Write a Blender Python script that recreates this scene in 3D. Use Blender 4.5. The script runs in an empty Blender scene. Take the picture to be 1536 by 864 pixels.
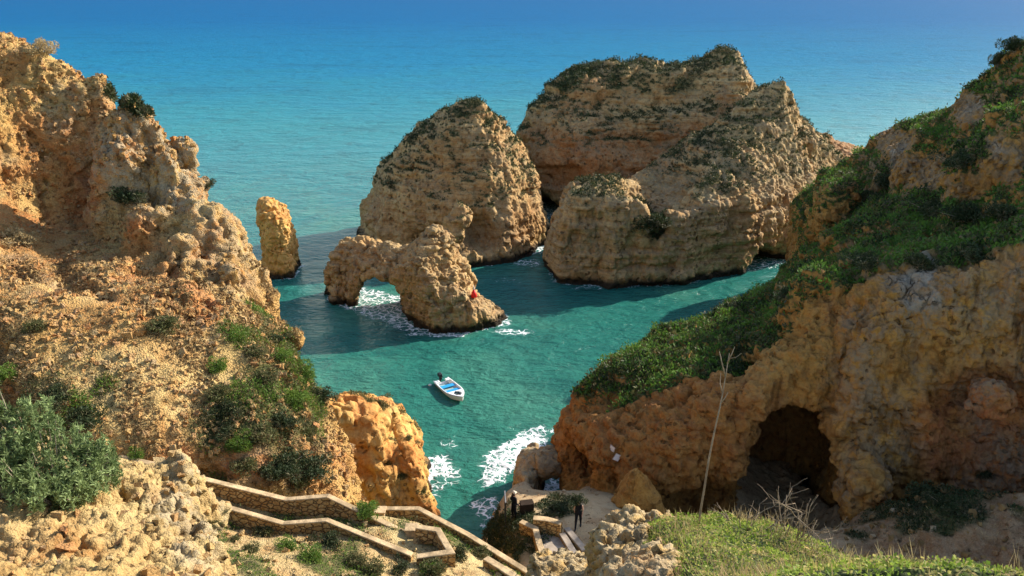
import bpy, math, time
import numpy as np
from mathutils import Vector, Matrix, Euler
T0 = time.time()
SC = bpy.context.scene
COL = SC.collection
R = math.radians
rng = np.random.default_rng(7)

# ------------------------------------------------------------------ camera, sky, sun, exposure
CAM_H = 35.0
FPX = 768 / math.tan(R(32.5))
PIT = math.atan(438 / FPX)
cd = bpy.data.cameras.new('camera')
cam = bpy.data.objects.new('camera', cd)
COL.objects.link(cam)
cam.location = (0, 0, CAM_H)
cam.rotation_euler = (R(90) - PIT, 0, 0)
cd.sensor_width = 36
cd.lens = 18 / math.tan(R(32.5))
cd.clip_start = 0.05
cd.clip_end = 90000
SC.camera = cam

SUN_AZ, SUN_EL = R(57), R(28.5)
w = bpy.data.worlds.new('World')
SC.world = w
w.use_nodes = True
nt = w.node_tree
nt.nodes.clear()
sky = nt.nodes.new('ShaderNodeTexSky')
sky.sky_type = 'NISHITA'
sky.sun_disc = False
sky.sun_elevation = SUN_EL
sky.sun_rotation = SUN_AZ
bg = nt.nodes.new('ShaderNodeBackground')
bg.inputs['Strength'].default_value = 0.128
wo = nt.nodes.new('ShaderNodeOutputWorld')
nt.links.new(sky.outputs[0], bg.inputs[0])
nt.links.new(bg.outputs[0], wo.inputs[0])
sd = bpy.data.lights.new('sun', 'SUN')
sd.energy = 4.2
sd.angle = R(0.5)
sd.color = (1.0, 0.93, 0.82)
sun = bpy.data.objects.new('sun', sd)
COL.objects.link(sun)
S = Vector((math.sin(SUN_AZ) * math.cos(SUN_EL), math.cos(SUN_AZ) * math.cos(SUN_EL), math.sin(SUN_EL)))
sun.rotation_euler = S.to_track_quat('Z', 'Y').to_euler()
sun.location = (40, 40, 80)
vs = SC.view_settings
vs.view_transform = 'Standard'
vs.look = 'None'
vs.exposure = 1.15
vs.gamma = 1
vs.use_curve_mapping = False
SC.cycles.max_bounces = 6
SC.cycles.diffuse_bounces = 3
SC.cycles.glossy_bounces = 2
SC.cycles.transmission_bounces = 2
SC.cycles.transparent_max_bounces = 4
SC.cycles.caustics_reflective = False

# ------------------------------------------------------------------ surveying helpers
def ray(u, v):
    a = (u - 768) / FPX
    b = -(v - 432) / FPX
    return (a, math.cos(PIT) + b * math.sin(PIT), -math.sin(PIT) + b * math.cos(PIT))
def at(u, v, y):
    d = ray(u, v)
    t = y / d[1]
    return (d[0] * t, y, CAM_H + d[2] * t)
def atz(u, v, z=0.0):
    d = ray(u, v)
    t = (z - CAM_H) / d[2]
    return (d[0] * t, d[1] * t, z)

# ------------------------------------------------------------------ noise
def _hash(ix, iy, iz, seed):
    h = (ix.astype(np.uint32) * np.uint32(374761393) + iy.astype(np.uint32) * np.uint32(668265263)
         + iz.astype(np.uint32) * np.uint32(2147483647 & 0x7feb352d) + np.uint32((seed * 144665 + 977) & 0xffffffff))
    h ^= h >> np.uint32(15)
    h *= np.uint32(0x2c1b3c6d)
    h ^= h >> np.uint32(12)
    h *= np.uint32(0x297a2d39)
    h ^= h >> np.uint32(15)
    return h
def noise(P, scale, seed=0):
    """gradient noise about -1..1; P (N,3)"""
    q = P.astype(np.float32) / np.float32(scale) + np.float32(seed * 3.17)
    i = np.floor(q).astype(np.int32)
    f = q - i
    u = f * f * f * (f * (f * 6 - 15) + 10)
    out = np.zeros(len(P), np.float32)
    for dx in (0, 1):
        wx = u[:, 0] if dx else 1 - u[:, 0]
        for dy in (0, 1):
            wy = u[:, 1] if dy else 1 - u[:, 1]
            for dz in (0, 1):
                wz = u[:, 2] if dz else 1 - u[:, 2]
                h = _hash(i[:, 0] + dx, i[:, 1] + dy, i[:, 2] + dz, seed)
                gx = (h & np.uint32(1023)).astype(np.float32) / 511.5 - 1
                gy = ((h >> np.uint32(10)) & np.uint32(1023)).astype(np.float32) / 511.5 - 1
                gz = ((h >> np.uint32(20)) & np.uint32(1023)).astype(np.float32) / 511.5 - 1
                out += wx * wy * wz * (gx * (f[:, 0] - dx) + gy * (f[:, 1] - dy) + gz * (f[:, 2] - dz))
    return out * 1.5
def fbm(P, scale, octv=3, seed=0, gain=0.5):
    a, s, o = 1.0, scale, 0
    for k in range(octv):
        o = o + a * noise(P, s, seed + k * 7)
        a *= gain
        s *= 0.47
    return o
def ridged(P, scale, octv=3, seed=0, gain=0.5):
    a, s, o = 1.0, scale, 0
    for k in range(octv):
        o = o + a * (1 - 2.2 * np.abs(noise(P, s, seed + k * 7)))
        a *= gain
        s *= 0.47
    return o
def worley(P, scale, seed=0):
    """F1, F2-F1, cell value"""
    q = P.astype(np.float32) / np.float32(scale) + np.float32(seed * 1.37)
    i = np.floor(q).astype(np.int32)
    f = q - i
    f1 = np.full(len(P), 9, np.float32)
    f2 = f1.copy()
    cv = np.zeros(len(P), np.float32)
    for dx in (-1, 0, 1):
        for dy in (-1, 0, 1):
            for dz in (-1, 0, 1):
                h = _hash(i[:, 0] + dx, i[:, 1] + dy, i[:, 2] + dz, seed)
                px = (h & np.uint32(1023)).astype(np.float32) / 1023 + dx - f[:, 0]
                py = ((h >> np.uint32(10)) & np.uint32(1023)).astype(np.float32) / 1023 + dy - f[:, 1]
                pz = ((h >> np.uint32(20)) & np.uint32(1023)).astype(np.float32) / 1023 + dz - f[:, 2]
                d = px * px + py * py + pz * pz
                near = d < f1
                f2 = np.where(near, f1, np.minimum(f2, d))
                cv = np.where(near, (h >> np.uint32(8) & np.uint32(255)).astype(np.float32) / 255, cv)
                f1 = np.where(near, d, f1)
    f1 = np.sqrt(f1)
    return f1, np.sqrt(f2) - f1, cv
def facets(P, scale, seed=0, tilt=0.8):
    """broken planes: every cell of a jittered lattice is a plane of its own tilt; returns height (in units of P) and edge distance"""
    q = P.astype(np.float32) / np.float32(scale) + np.float32(seed * 1.37)
    i = np.floor(q).astype(np.int32)
    f = q - i
    f1 = np.full(len(P), 9, np.float32)
    f2 = f1.copy()
    hh = np.zeros(len(P), np.float32)
    for dx in (-1, 0, 1):
        for dy in (-1, 0, 1):
            for dz in (-1, 0, 1):
                h = _hash(i[:, 0] + dx, i[:, 1] + dy, i[:, 2] + dz, seed)
                px = (h & np.uint32(1023)).astype(np.float32) / 1023 + dx - f[:, 0]
                py = ((h >> np.uint32(10)) & np.uint32(1023)).astype(np.float32) / 1023 + dy - f[:, 1]
                pz = ((h >> np.uint32(20)) & np.uint32(1023)).astype(np.float32) / 1023 + dz - f[:, 2]
                d = px * px + py * py + pz * pz
                near = d < f1
                g = h * np.uint32(0x9E3779B1)
                a = (g >> np.uint32(8) & np.uint32(255)).astype(np.float32) / 127.5 - 1
                b = (g >> np.uint32(16) & np.uint32(255)).astype(np.float32) / 127.5 - 1
                c = (g >> np.uint32(24)).astype(np.float32) / 127.5 - 1
                hv = tilt * (px * a + py * b + pz * c) + 0.35 * (a + b) * 0.5
                f2 = np.where(near, f1, np.minimum(f2, d))
                hh = np.where(near, hv, hh)
                f1 = np.where(near, d, f1)
    return hh * scale, np.sqrt(f2) - np.sqrt(f1)
def sstep(a, b, x):
    t = np.clip((x - a) / (b - a), 0, 1)
    return t * t * (3 - 2 * t)

# ------------------------------------------------------------------ solid modelling of rock: height field + plan + carving, meshed
def tps(pts, smooth=0.05):
    p = np.array(pts, float)
    n = len(p)
    d = np.hypot(p[:, None, 0] - p[None, :, 0], p[:, None, 1] - p[None, :, 1])
    K = np.where(d > 0, d * d * np.log(np.maximum(d, 1e-9)), 0) + np.eye(n) * smooth * 20
    A = np.zeros((n + 3, n + 3))
    A[:n, :n] = K
    A[:n, n] = 1
    A[:n, n + 1:] = p[:, :2]
    A[n:, :n] = A[:n, n:].T
    b = np.zeros(n + 3)
    b[:n] = p[:, 2]
    c = np.linalg.solve(A, b)
    lo, hi = p[:, 2].min() - 3, p[:, 2].max() + 2
    def f(x, y):
        x = np.asarray(x, float)
        y = np.asarray(y, float)
        o = c[n] + c[n + 1] * x + c[n + 2] * y
        for k in range(n):
            r2 = (x - p[k, 0]) ** 2 + (y - p[k, 1]) ** 2 + 1e-9
            o = o + c[k] * 0.5 * r2 * np.log(r2)
        return np.clip(o, lo, hi)
    return f
def poly_sd(poly, x, y):
    p = np.array([q[:2] for q in poly], float)
    d = np.full(np.shape(x), 1e9)
    s = np.zeros(np.shape(x), bool)
    n = len(p)
    for i in range(n):
        a, b = p[i], p[(i + 1) % n]
        e = b - a
        wx, wy = x - a[0], y - a[1]
        t = np.clip((wx * e[0] + wy * e[1]) / (e @ e + 1e-12), 0, 1)
        d = np.minimum(d, (wx - e[0] * t) ** 2 + (wy - e[1] * t) ** 2)
        c = ((a[1] > y) != (b[1] > y)) & (x < (b[0] - a[0]) * (y - a[1]) / (b[1] - a[1] + 1e-12) + a[0])
        s ^= c
    return np.sqrt(d) * np.where(s, -1, 1)
def smax(a, b, k):
    h = np.clip(0.5 - 0.5 * (b - a) / k, 0, 1)
    return b * (1 - h) + a * h + k * h * (1 - h)
def smin(a, b, k):
    return -smax(-a, -b, k)
def ell(c, r, rz=0):
    cz, sz = math.cos(rz), math.sin(rz)
    def f(X, Y, Z):
        x, y, z = X - c[0], Y - c[1], Z - c[2]
        x, y = x * cz + y * sz, -x * sz + y * cz
        k = np.sqrt((x / r[0]) ** 2 + (y / r[1]) ** 2 + (z / r[2]) ** 2)
        return (k - 1) * min(r)
    return f
def chunk(V, X, Y, Z, c, r, seed, k=0.3):
    """weld an angular block (a convex polyhedron of random planes) onto the solid"""
    g = np.random.default_rng(seed)
    xs, ys, zs = X[:, 0, 0], Y[0, :, 0], Z[0, 0, :]
    m = max(r) * 1.9 + k
    ix = slice(*np.searchsorted(xs, (c[0] - m, c[0] + m)))
    iy = slice(*np.searchsorted(ys, (c[1] - m, c[1] + m)))
    iz = slice(*np.searchsorted(zs, (c[2] - m, c[2] + m)))
    x, y, z = (xs[ix] - c[0])[:, None, None] / r[0], (ys[iy] - c[1])[None, :, None] / r[1], (zs[iz] - c[2])[None, None, :] / r[2]
    if not (x.size and y.size and z.size):
        return V
    d = None
    for _ in range(11):
        n = g.normal(size=3) * (1, 1, 0.7)
        n /= np.linalg.norm(n)
        e = x * n[0] + y * n[1] + z * n[2] - g.uniform(0.72, 1.0)
        d = e if d is None else np.maximum(d, e)
    d = np.maximum(d, np.sqrt(x * x + y * y + z * z) - 1.25)
    V[ix, iy, iz] = smin(V[ix, iy, iz], d * min(r), k)
    return V
def nets(V, org, h):
    """naive surface nets of V<0"""
    nx, ny, nz = V.shape
    ins = V < 0
    cnt = np.zeros((nx - 1, ny - 1, nz - 1), np.float32)
    acc = np.zeros((nx - 1, ny - 1, nz - 1, 3), np.float32)
    cn = [(i, j, k) for i in (0, 1) for j in (0, 1) for k in (0, 1)]
    sl = lambda c: tuple(slice(o, n - 1 + o) for o, n in zip(c, (nx, ny, nz)))
    for a in cn:
        for ax in range(3):
            if a[ax] == 0:
                b = list(a)
                b[ax] = 1
                va, vb = V[sl(a)], V[sl(b)]
                m = (va < 0) != (vb < 0)
                if not m.any():
                    continue
                t = va / np.where(m, va - vb, 1)
                cnt += m
                for q in range(3):
                    acc[..., q] += np.where(m, (a[q] + t) if q == ax else a[q], 0)
    cell = cnt > 0
    idx = np.full(cell.shape, -1, np.int64)
    ids = np.argwhere(cell)
    idx[cell] = np.arange(len(ids))
    verts = (acc[cell] / cnt[cell][:, None] + ids) * h + np.array(org)
    faces = []
    for ax in range(3):
        o1, o2 = [(1, 2), (2, 0), (0, 1)][ax]
        lo = [slice(1, n - 1) for n in (nx, ny, nz)]
        lo[ax] = slice(0, (nx, ny, nz)[ax] - 1)
        hi = list(lo)
        hi[ax] = slice(1, (nx, ny, nz)[ax])
        a, b = ins[tuple(lo)], ins[tuple(hi)]
        e = np.argwhere(a != b)
        if not len(e):
            continue
        flip = a[tuple(e.T)]
        off = np.array([1, 1, 1])
        off[ax] = 0
        e = e + off
        def g(d1, d2):
            q = e.copy()
            q[:, o1] -= d1
            q[:, o2] -= d2
            return idx[tuple(q.T)]
        f = np.stack([g(1, 1), g(0, 1), g(0, 0), g(1, 0)], 1)
        f[~flip] = f[~flip][:, ::-1]
        faces.append(f)
    return verts.astype(np.float32), np.concatenate(faces)
def subdiv(v, f):
    e = np.stack([f, np.roll(f, -1, 1)], 2).reshape(-1, 2)
    es = np.sort(e, 1)
    key = es[:, 0].astype(np.int64) * len(v) + es[:, 1]
    uq, inv = np.unique(key, return_inverse=True)
    mid = (v[uq // len(v)] + v[uq % len(v)]) / 2
    cen = v[f].mean(1)
    n0, n1 = len(v), len(uq)
    em = inv.reshape(-1, 4) + n0
    cc = np.arange(len(f)) + n0 + n1
    nf = np.concatenate([np.stack([f[:, k], em[:, k], cc, em[:, k - 1]], 1) for k in range(4)])
    return np.concatenate([v, mid, cen]).astype(np.float32), nf
def relax(v, f, it=1, k=0.5):
    for _ in range(it):
        acc = np.zeros_like(v)
        c = np.zeros(len(v), np.float32)
        for a, b in ((0, 1), (1, 2), (2, 3), (3, 0)):
            for i, j in ((a, b), (b, a)):
                for q in range(3):
                    acc[:, q] += np.bincount(f[:, i], v[f[:, j], q], len(v))
                c += np.bincount(f[:, i], minlength=len(v))
        v = v + k * (acc / np.maximum(c, 1)[:, None] - v)
    return v.astype(np.float32)
def normals(v, f):
    n = np.cross(v[f[:, 2]] - v[f[:, 0]], v[f[:, 3]] - v[f[:, 1]])
    N = np.zeros_like(v)
    for k in range(4):
        for q in range(3):
            N[:, q] += np.bincount(f[:, k], n[:, q], len(v))
    return N / (np.linalg.norm(N, axis=1, keepdims=True) + 1e-9)

def mesh_from(name, v, f, mat, attrs=None, smooth=True):
    me = bpy.data.meshes.new(name)
    n, m = len(f), f.shape[1]
    me.vertices.add(len(v))
    me.vertices.foreach_set('co', np.ascontiguousarray(v, np.float32).ravel())
    me.loops.add(n * m)
    me.loops.foreach_set('vertex_index', np.ascontiguousarray(f, np.int32).ravel())
    me.polygons.add(n)
    me.polygons.foreach_set('loop_start', np.arange(0, n * m, m, dtype=np.int32))
    me.polygons.foreach_set('loop_total', np.full(n, m, np.int32))
    me.polygons.foreach_set('use_smooth', np.full(n, smooth, bool))
    me.update(calc_edges=True)
    for k, a in (attrs or {}).items():
        at_ = me.attributes.new(k, 'FLOAT', 'POINT')
        at_.data.foreach_set('value', np.ascontiguousarray(a, np.float32))
    if mat:
        me.materials.append(mat)
    return me
def tag(o, label=None, cat=None, group=None, kind=None):
    for k, val in (('label', label), ('category', cat), ('group', group), ('kind', kind)):
        if val:
            o[k] = val
    return o
def put(name, me, parent=None):
    o = bpy.data.objects.new(name, me)
    COL.objects.link(o)
    if parent:
        o.parent = parent
    return o

# ------------------------------------------------------------------ materials
class NT:
    def __init__(s, name):
        s.m = bpy.data.materials.new(name)
        s.m.use_nodes = True
        s.t = s.m.node_tree
        s.t.nodes.clear()
        s.out = s.n('ShaderNodeOutputMaterial')
        s.b = s.n('ShaderNodeBsdfPrincipled')
        s.l(s.b.outputs[0], s.out.inputs[0])
    def n(s, t, **kw):
        q = s.t.nodes.new(t)
        for k, val in kw.items():
            setattr(q, k, val)
        return q
    def l(s, a, b):
        s.t.links.new(a, b)
    def setin(s, i, val):
        if hasattr(val, 'is_output'):
            s.l(val, i)
        else:
            i.default_value = val
    def pos(s):
        return s.n('ShaderNodeTexCoord').outputs['Object']
    def mapv(s, vec, sc=(1, 1, 1)):
        q = s.n('ShaderNodeMapping')
        s.l(vec, q.inputs[0])
        q.inputs['Scale'].default_value = sc
        return q.outputs[0]
    def noise(s, vec, scale, detail=4, rough=0.55, dist=0.0):
        q = s.n('ShaderNodeTexNoise')
        s.l(vec, q.inputs['Vector'])
        q.inputs['Scale'].default_value = scale
        q.inputs['Detail'].default_value = detail
        q.inputs['Roughness'].default_value = rough
        q.inputs['Distortion'].default_value = dist
        return q.outputs['Fac']
    def vor(s, vec, scale, feature='F1', out='Distance', rand=1.0):
        q = s.n('ShaderNodeTexVoronoi', feature=feature)
        s.l(vec, q.inputs['Vector'])
        q.inputs['Scale'].default_value = scale
        q.inputs['Randomness'].default_value = rand
        return q.outputs[out]
    def rampf(s, fac, a, b, lo=0.0, hi=1.0):
        q = s.n('ShaderNodeMapRange', interpolation_type='SMOOTHSTEP')
        s.l(fac, q.inputs[0])
        for k, val in zip(range(1, 5), (a, b, lo, hi)):
            q.inputs[k].default_value = val
        return q.outputs[0]
    def math(s, op, a, b=0.0):
        q = s.n('ShaderNodeMath', operation=op)
        s.setin(q.inputs[0], a)
        s.setin(q.inputs[1], b)
        return q.outputs[0]
    def mix(s, fac, a, b, mode='MIX'):
        q = s.n('ShaderNodeMix', data_type='RGBA', blend_type=mode)
        s.setin(q.inputs[0], fac)
        for i, val in ((6, a), (7, b)):
            if isinstance(val, tuple):
                q.inputs[i].default_value = (*val, 1)
            else:
                s.l(val, q.inputs[i])
        return q.outputs[2]
    def attr(s, name):
        return s.n('ShaderNodeAttribute', attribute_name=name).outputs['Fac']
    def bump(s, h, dist, strength=1.0, prev=None):
        q = s.n('ShaderNodeBump')
        s.l(h, q.inputs['Height'])
        q.inputs['Distance'].default_value = dist
        q.inputs['Strength'].default_value = strength
        if prev:
            s.l(prev, q.inputs['Normal'])
        return q.outputs[0]
    def done(s, col, rough=0.9, normal=None, spec=0.2):
        s.setin(s.b.inputs['Base Color'], col if not isinstance(col, tuple) else (*col, 1))
        s.setin(s.b.inputs['Roughness'], rough)
        s.b.inputs['Specular IOR Level'].default_value = spec
        if normal:
            s.l(normal, s.b.inputs['Normal'])
        return s.m

def rock_mat(name, ca, cb, cc, red, grey, fine=1.0, strata=0.5, wet=True, gravel=0.0, streak=0.25, pits=0.5, crackle=0.0):
    """ca main, cb paler, cc deeper; attributes red / grey / veg / soil steer the natural colour of the stone"""
    k = NT(name)
    p = k.pos()
    big = k.noise(p, 0.13, 4, 0.6, 0.4)
    mid = k.noise(p, 0.9, 5, 0.65, 0.3)
    fin = k.noise(p, 6.0 * fine, 5, 0.7)
    lay = k.noise(k.mapv(p, (0.06, 0.06, 1.3)), 1.0, 4, 0.6, 0.6)
    lay2 = k.noise(k.mapv(p, (0.25, 0.25, 4.0)), 1.0, 3, 0.6, 0.3)
    c = k.mix(k.rampf(big, 0.35, 0.65), ca, cb)
    c = k.mix(k.rampf(mid, 0.48, 0.7), c, cc)
    c = k.mix(k.math('MULTIPLY', k.rampf(lay, 0.45, 0.62), strata), c, cc)
    c = k.mix(k.math('MULTIPLY', k.rampf(lay2, 0.52, 0.68), strata * 0.6), c, cb)
    lay3 = k.noise(k.mapv(p, (0.10, 0.10, 2.1)), 1.0, 5, 0.55, 0.4)
    ln_ = k.math('MULTIPLY', k.rampf(k.math('ABSOLUTE', k.math('SUBTRACT', lay3, 0.5)), 0.0, 0.022, 1, 0), k.rampf(k.noise(p, 0.35, 3), 0.4, 0.6))
    c = k.mix(k.math('MULTIPLY', ln_, min(0.6, strata)), c, tuple(q * 0.35 for q in cc))
    c = k.mix(k.math('MULTIPLY', k.attr('red'), k.rampf(mid, 0.3, 0.6, 0.55, 1.0)), c, red)
    # grey weathered crust
    gm = k.math('MULTIPLY', k.attr('grey'), k.rampf(k.noise(p, 1.7, 5, 0.7, 0.5), 0.38, 0.56))
    c = k.mix(gm, c, grey)
    # speckle and dark pits of lichen
    c = k.mix(k.rampf(fin, 0.35, 0.72, 0.0, 0.3), c, tuple(min(1, q * 1.15) for q in cb))
    c = k.mix(k.rampf(fin, 0.28, 0.46, 0.45, 0.0), c, tuple(q * 0.5 for q in cc))
    stv = k.noise(k.mapv(p, (1.1, 1.1, 0.13)), 1.0, 5, 0.65, 0.5)
    c = k.mix(k.rampf(stv, 0.52, 0.68, 0.0, streak), c, tuple(q * 0.42 for q in cc))
    wn = k.n('ShaderNodeTexNoise')
    k.l(p, wn.inputs['Vector'])
    wn.inputs['Scale'].default_value = 1.6 * fine
    wn.inputs['Detail'].default_value = 4
    ws = k.n('ShaderNodeVectorMath', operation='SCALE')
    k.l(wn.outputs['Color'], ws.inputs[0])
    ws.inputs['Scale'].default_value = 0.5 / fine
    wa = k.n('ShaderNodeVectorMath', operation='ADD')
    k.l(p, wa.inputs[0])
    k.l(ws.outputs[0], wa.inputs[1])
    pv = k.vor(wa.outputs[0], 1.5 * fine, 'F1')
    pm = k.math('MULTIPLY', k.rampf(pv, 0.16, 0.34, 1, 0), k.rampf(k.noise(p, 0.5, 3, 0.6), 0.46, 0.6))
    c = k.mix(k.math('MULTIPLY', pm, pits), c, tuple(q * 0.22 for q in cc))
    if crackle:
        ce = k.vor(k.mapv(wa.outputs[0], (1, 1, 0.6)), 1.15, 'DISTANCE_TO_EDGE')
        ga = k.rampf(k.math('ADD', k.attr('grey'), k.math('MULTIPLY', k.math('SUBTRACT', big, 0.5), 1.2)), 0.80, 1.05)
        c = k.mix(k.math('MULTIPLY', ga, 0.8), c, k.mix(k.rampf(mid, 0.35, 0.65), (0.26, 0.20, 0.14), (0.42, 0.35, 0.26)))
        cl_ = k.math('MULTIPLY', k.rampf(ce, 0.0, 0.05, 1, 0), k.math('MULTIPLY', ga, k.rampf(k.noise(p, 0.8, 3), 0.4, 0.55)))
        c = k.mix(cl_, c, (0.045, 0.035, 0.025))
    else:
        cl_ = None
    lich = k.rampf(k.noise(p, 2.6 * fine, 6, 0.75, 0.6), 0.56, 0.68, 0, 0.6)
    c = k.mix(lich, c, (0.10, 0.075, 0.045))
    # stains of low green growth
    vg = k.math('MULTIPLY', k.attr('veg'), k.rampf(k.noise(p, 2.2, 5, 0.7), 0.3, 0.5))
    c = k.mix(vg, c, k.mix(k.rampf(mid, 0.4, 0.65), (0.035, 0.05, 0.016), (0.07, 0.085, 0.025)))
    if wet:
        sep = k.n('ShaderNodeSeparateXYZ')
        k.l(p, sep.inputs[0])
        zz = k.math('ADD', sep.outputs[2], k.math('MULTIPLY', k.math('SUBTRACT', mid, 0.5), 1.6))
        c = k.mix(k.rampf(zz, 0.5, 1.3, 1.0, 0.0), c, (0.035, 0.026, 0.016))
    rg = k.n('ShaderNodeTexNoise', noise_type='RIDGED_MULTIFRACTAL')
    k.l(p, rg.inputs['Vector'])
    rg.inputs['Scale'].default_value = 0.8 * fine
    rg.inputs['Detail'].default_value = 7
    rg.inputs['Roughness'].default_value = 0.6
    rg.inputs['Distortion'].default_value = 0.3
    h = k.math('ADD', k.math('MULTIPLY', mid, 0.6), k.math('MULTIPLY', rg.outputs['Fac'], 0.35))
    h = k.math('SUBTRACT', h, k.math('MULTIPLY', pm, 0.7))
    if cl_:
        h = k.math('SUBTRACT', h, k.math('MULTIPLY', cl_, 0.6))
    n = k.bump(h, 0.4 / fine, 0.9)
    v2 = k.vor(p, 7.0 * fine, 'F1')
    v3 = k.vor(p, 7.0 * fine, 'F1', 'Color')
    h2 = k.math('ADD', fin, k.math('MULTIPLY', k.math('SUBTRACT', v3, v2), gravel * 1.3))
    n = k.bump(h2, 0.08 / fine * (1 + gravel), 0.9, n)
    return k.done(c, 0.93, n, 0.15)

M = {}
M['stack'] = rock_mat('stack_limestone', (0.42, 0.25, 0.095), (0.54, 0.37, 0.17), (0.30, 0.155, 0.055), (0.33, 0.13, 0.04), (0.25, 0.2, 0.13), 0.8, 0.8)
M['hill'] = rock_mat('ochre_hill_rock', (0.47, 0.275, 0.085), (0.57, 0.39, 0.15), (0.36, 0.165, 0.045), (0.40, 0.115, 0.03), (0.33, 0.27, 0.18), 1.6, 0.25, gravel=0.8, streak=0.3, pits=0.5)
M['outcrop'] = rock_mat('orange_cliff_rock', (0.58, 0.29, 0.07), (0.64, 0.40, 0.13), (0.48, 0.19, 0.04), (0.48, 0.15, 0.035), (0.4, 0.3, 0.17), 1.3, 0.4)
M['head'] = rock_mat('headland_rock', (0.40, 0.175, 0.03), (0.45, 0.235, 0.062), (0.23, 0.095, 0.02), (0.30, 0.085, 0.028), (0.21, 0.165, 0.115), 1.2, 0.3, gravel=0.2, streak=0.7, pits=0.45, crackle=1.0)
M['near'] = rock_mat('breccia_rock', (0.36, 0.225, 0.075), (0.45, 0.32, 0.135), (0.30, 0.14, 0.04), (0.42, 0.15, 0.045), (0.36, 0.29, 0.18), 6.0, 0.15, wet=False, gravel=0.5)
M['slope'] = rock_mat('dry_slope_soil', (0.47, 0.31, 0.12), (0.56, 0.41, 0.18), (0.36, 0.19, 0.07), (0.38, 0.15, 0.05), (0.36, 0.31, 0.18), 2.5, 0.0, wet=False, gravel=0.8)
M['sand'] = rock_mat('trodden_sand', (0.40, 0.26, 0.13), (0.46, 0.32, 0.17), (0.32, 0.18, 0.08), (0.17, 0.070, 0.027), (0.3, 0.25, 0.17), 2.5, 0.0, wet=True)

LAND = {}      # name -> (v, f, n, veg)
def land(name, plan, tops, mat, h, taper=0.25, zmin=-1.6, zmax=None, mod=None, k=1.2, sub=2, disp=None, attrs=None, warp=None,
         plan_z=0.0, smooth=0.05, bx=None):
    pl = np.array([q[:2] for q in plan], float)
    T = tps(tops, smooth) if callable(tops) is False else tops
    lo = pl.min(0) - 2.5
    hi = pl.max(0) + 2.5
    if bx:
        lo = np.maximum(lo, bx[:2])
        hi = np.minimum(hi, bx[2:])
    zt = zmax if zmax is not None else max(q[2] for q in tops) + 2.5
    ax = [np.arange(lo[0], hi[0], h), np.arange(lo[1], hi[1], h), np.arange(zmin, zt, h)]
    X, Y = np.meshgrid(ax[0], ax[1], indexing='ij')
    P2 = np.stack([X.ravel(), Y.ravel(), 0 * X.ravel()], 1)
    if warp:
        wx = warp * fbm(P2, warp * 3.2, 2, 11).reshape(X.shape)
        wy = warp * fbm(P2, warp * 3.2, 2, 31).reshape(X.shape)
    else:
        wx = wy = 0
    sdp = poly_sd(plan, X + wx, Y + wy)
    H = T(X, Y)
    gx, gy = np.gradient(H, h)
    g = np.sqrt(1 + np.minimum(gx * gx + gy * gy, 9))
    Zg = ax[2][None, None, :]
    V = smax((sdp[..., None] + taper * (Zg - plan_z)) / math.sqrt(1 + taper * taper), (Zg - H[..., None]) / g[..., None], k)
    if mod:
        V = mod(V, X[..., None], Y[..., None], Zg)
    v, f = nets(V.astype(np.float32), (lo[0], lo[1], zmin), h)
    v = relax(v, f, 1, 0.5)
    for s_ in range(sub + 1):
        if disp:
            n = normals(v, f)
            d = disp(v, n, s_)
            if d is not None:
                v = v + (d if d.ndim == 2 else n * d[:, None])
        if s_ < sub:
            v, f = subdiv(v.astype(np.float32), f)
            if s_ == 0:
                v = relax(v, f, 1, 0.4)
    n = normals(v, f)
    at_ = {q: np.zeros(len(v)) for q in ('red', 'grey', 'veg')}
    if attrs:
        at_.update(attrs(v, n))
    LAND.setdefault(name, []).append((v, f, n, at_['veg']))
    o = put(name, mesh_from(name, v, f, mat, at_))
    pass
    return o

def strata(v, n, amp, freq=1.0, seed=3):
    z = v[:, 2] + 0.5 * noise(v * np.array([1, 1, 0.3], np.float32), 9, seed)
    q = np.stack([v[:, 0] * 0.07, v[:, 1] * 0.07, z * freq], 1)
    s = fbm(q, 1.1, 3, seed, 0.6)
    s = np.tanh(s * 3.0)
    hor = np.sqrt(np.clip(1 - n[:, 2] ** 2, 0, 1))
    return amp * s * hor

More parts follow.
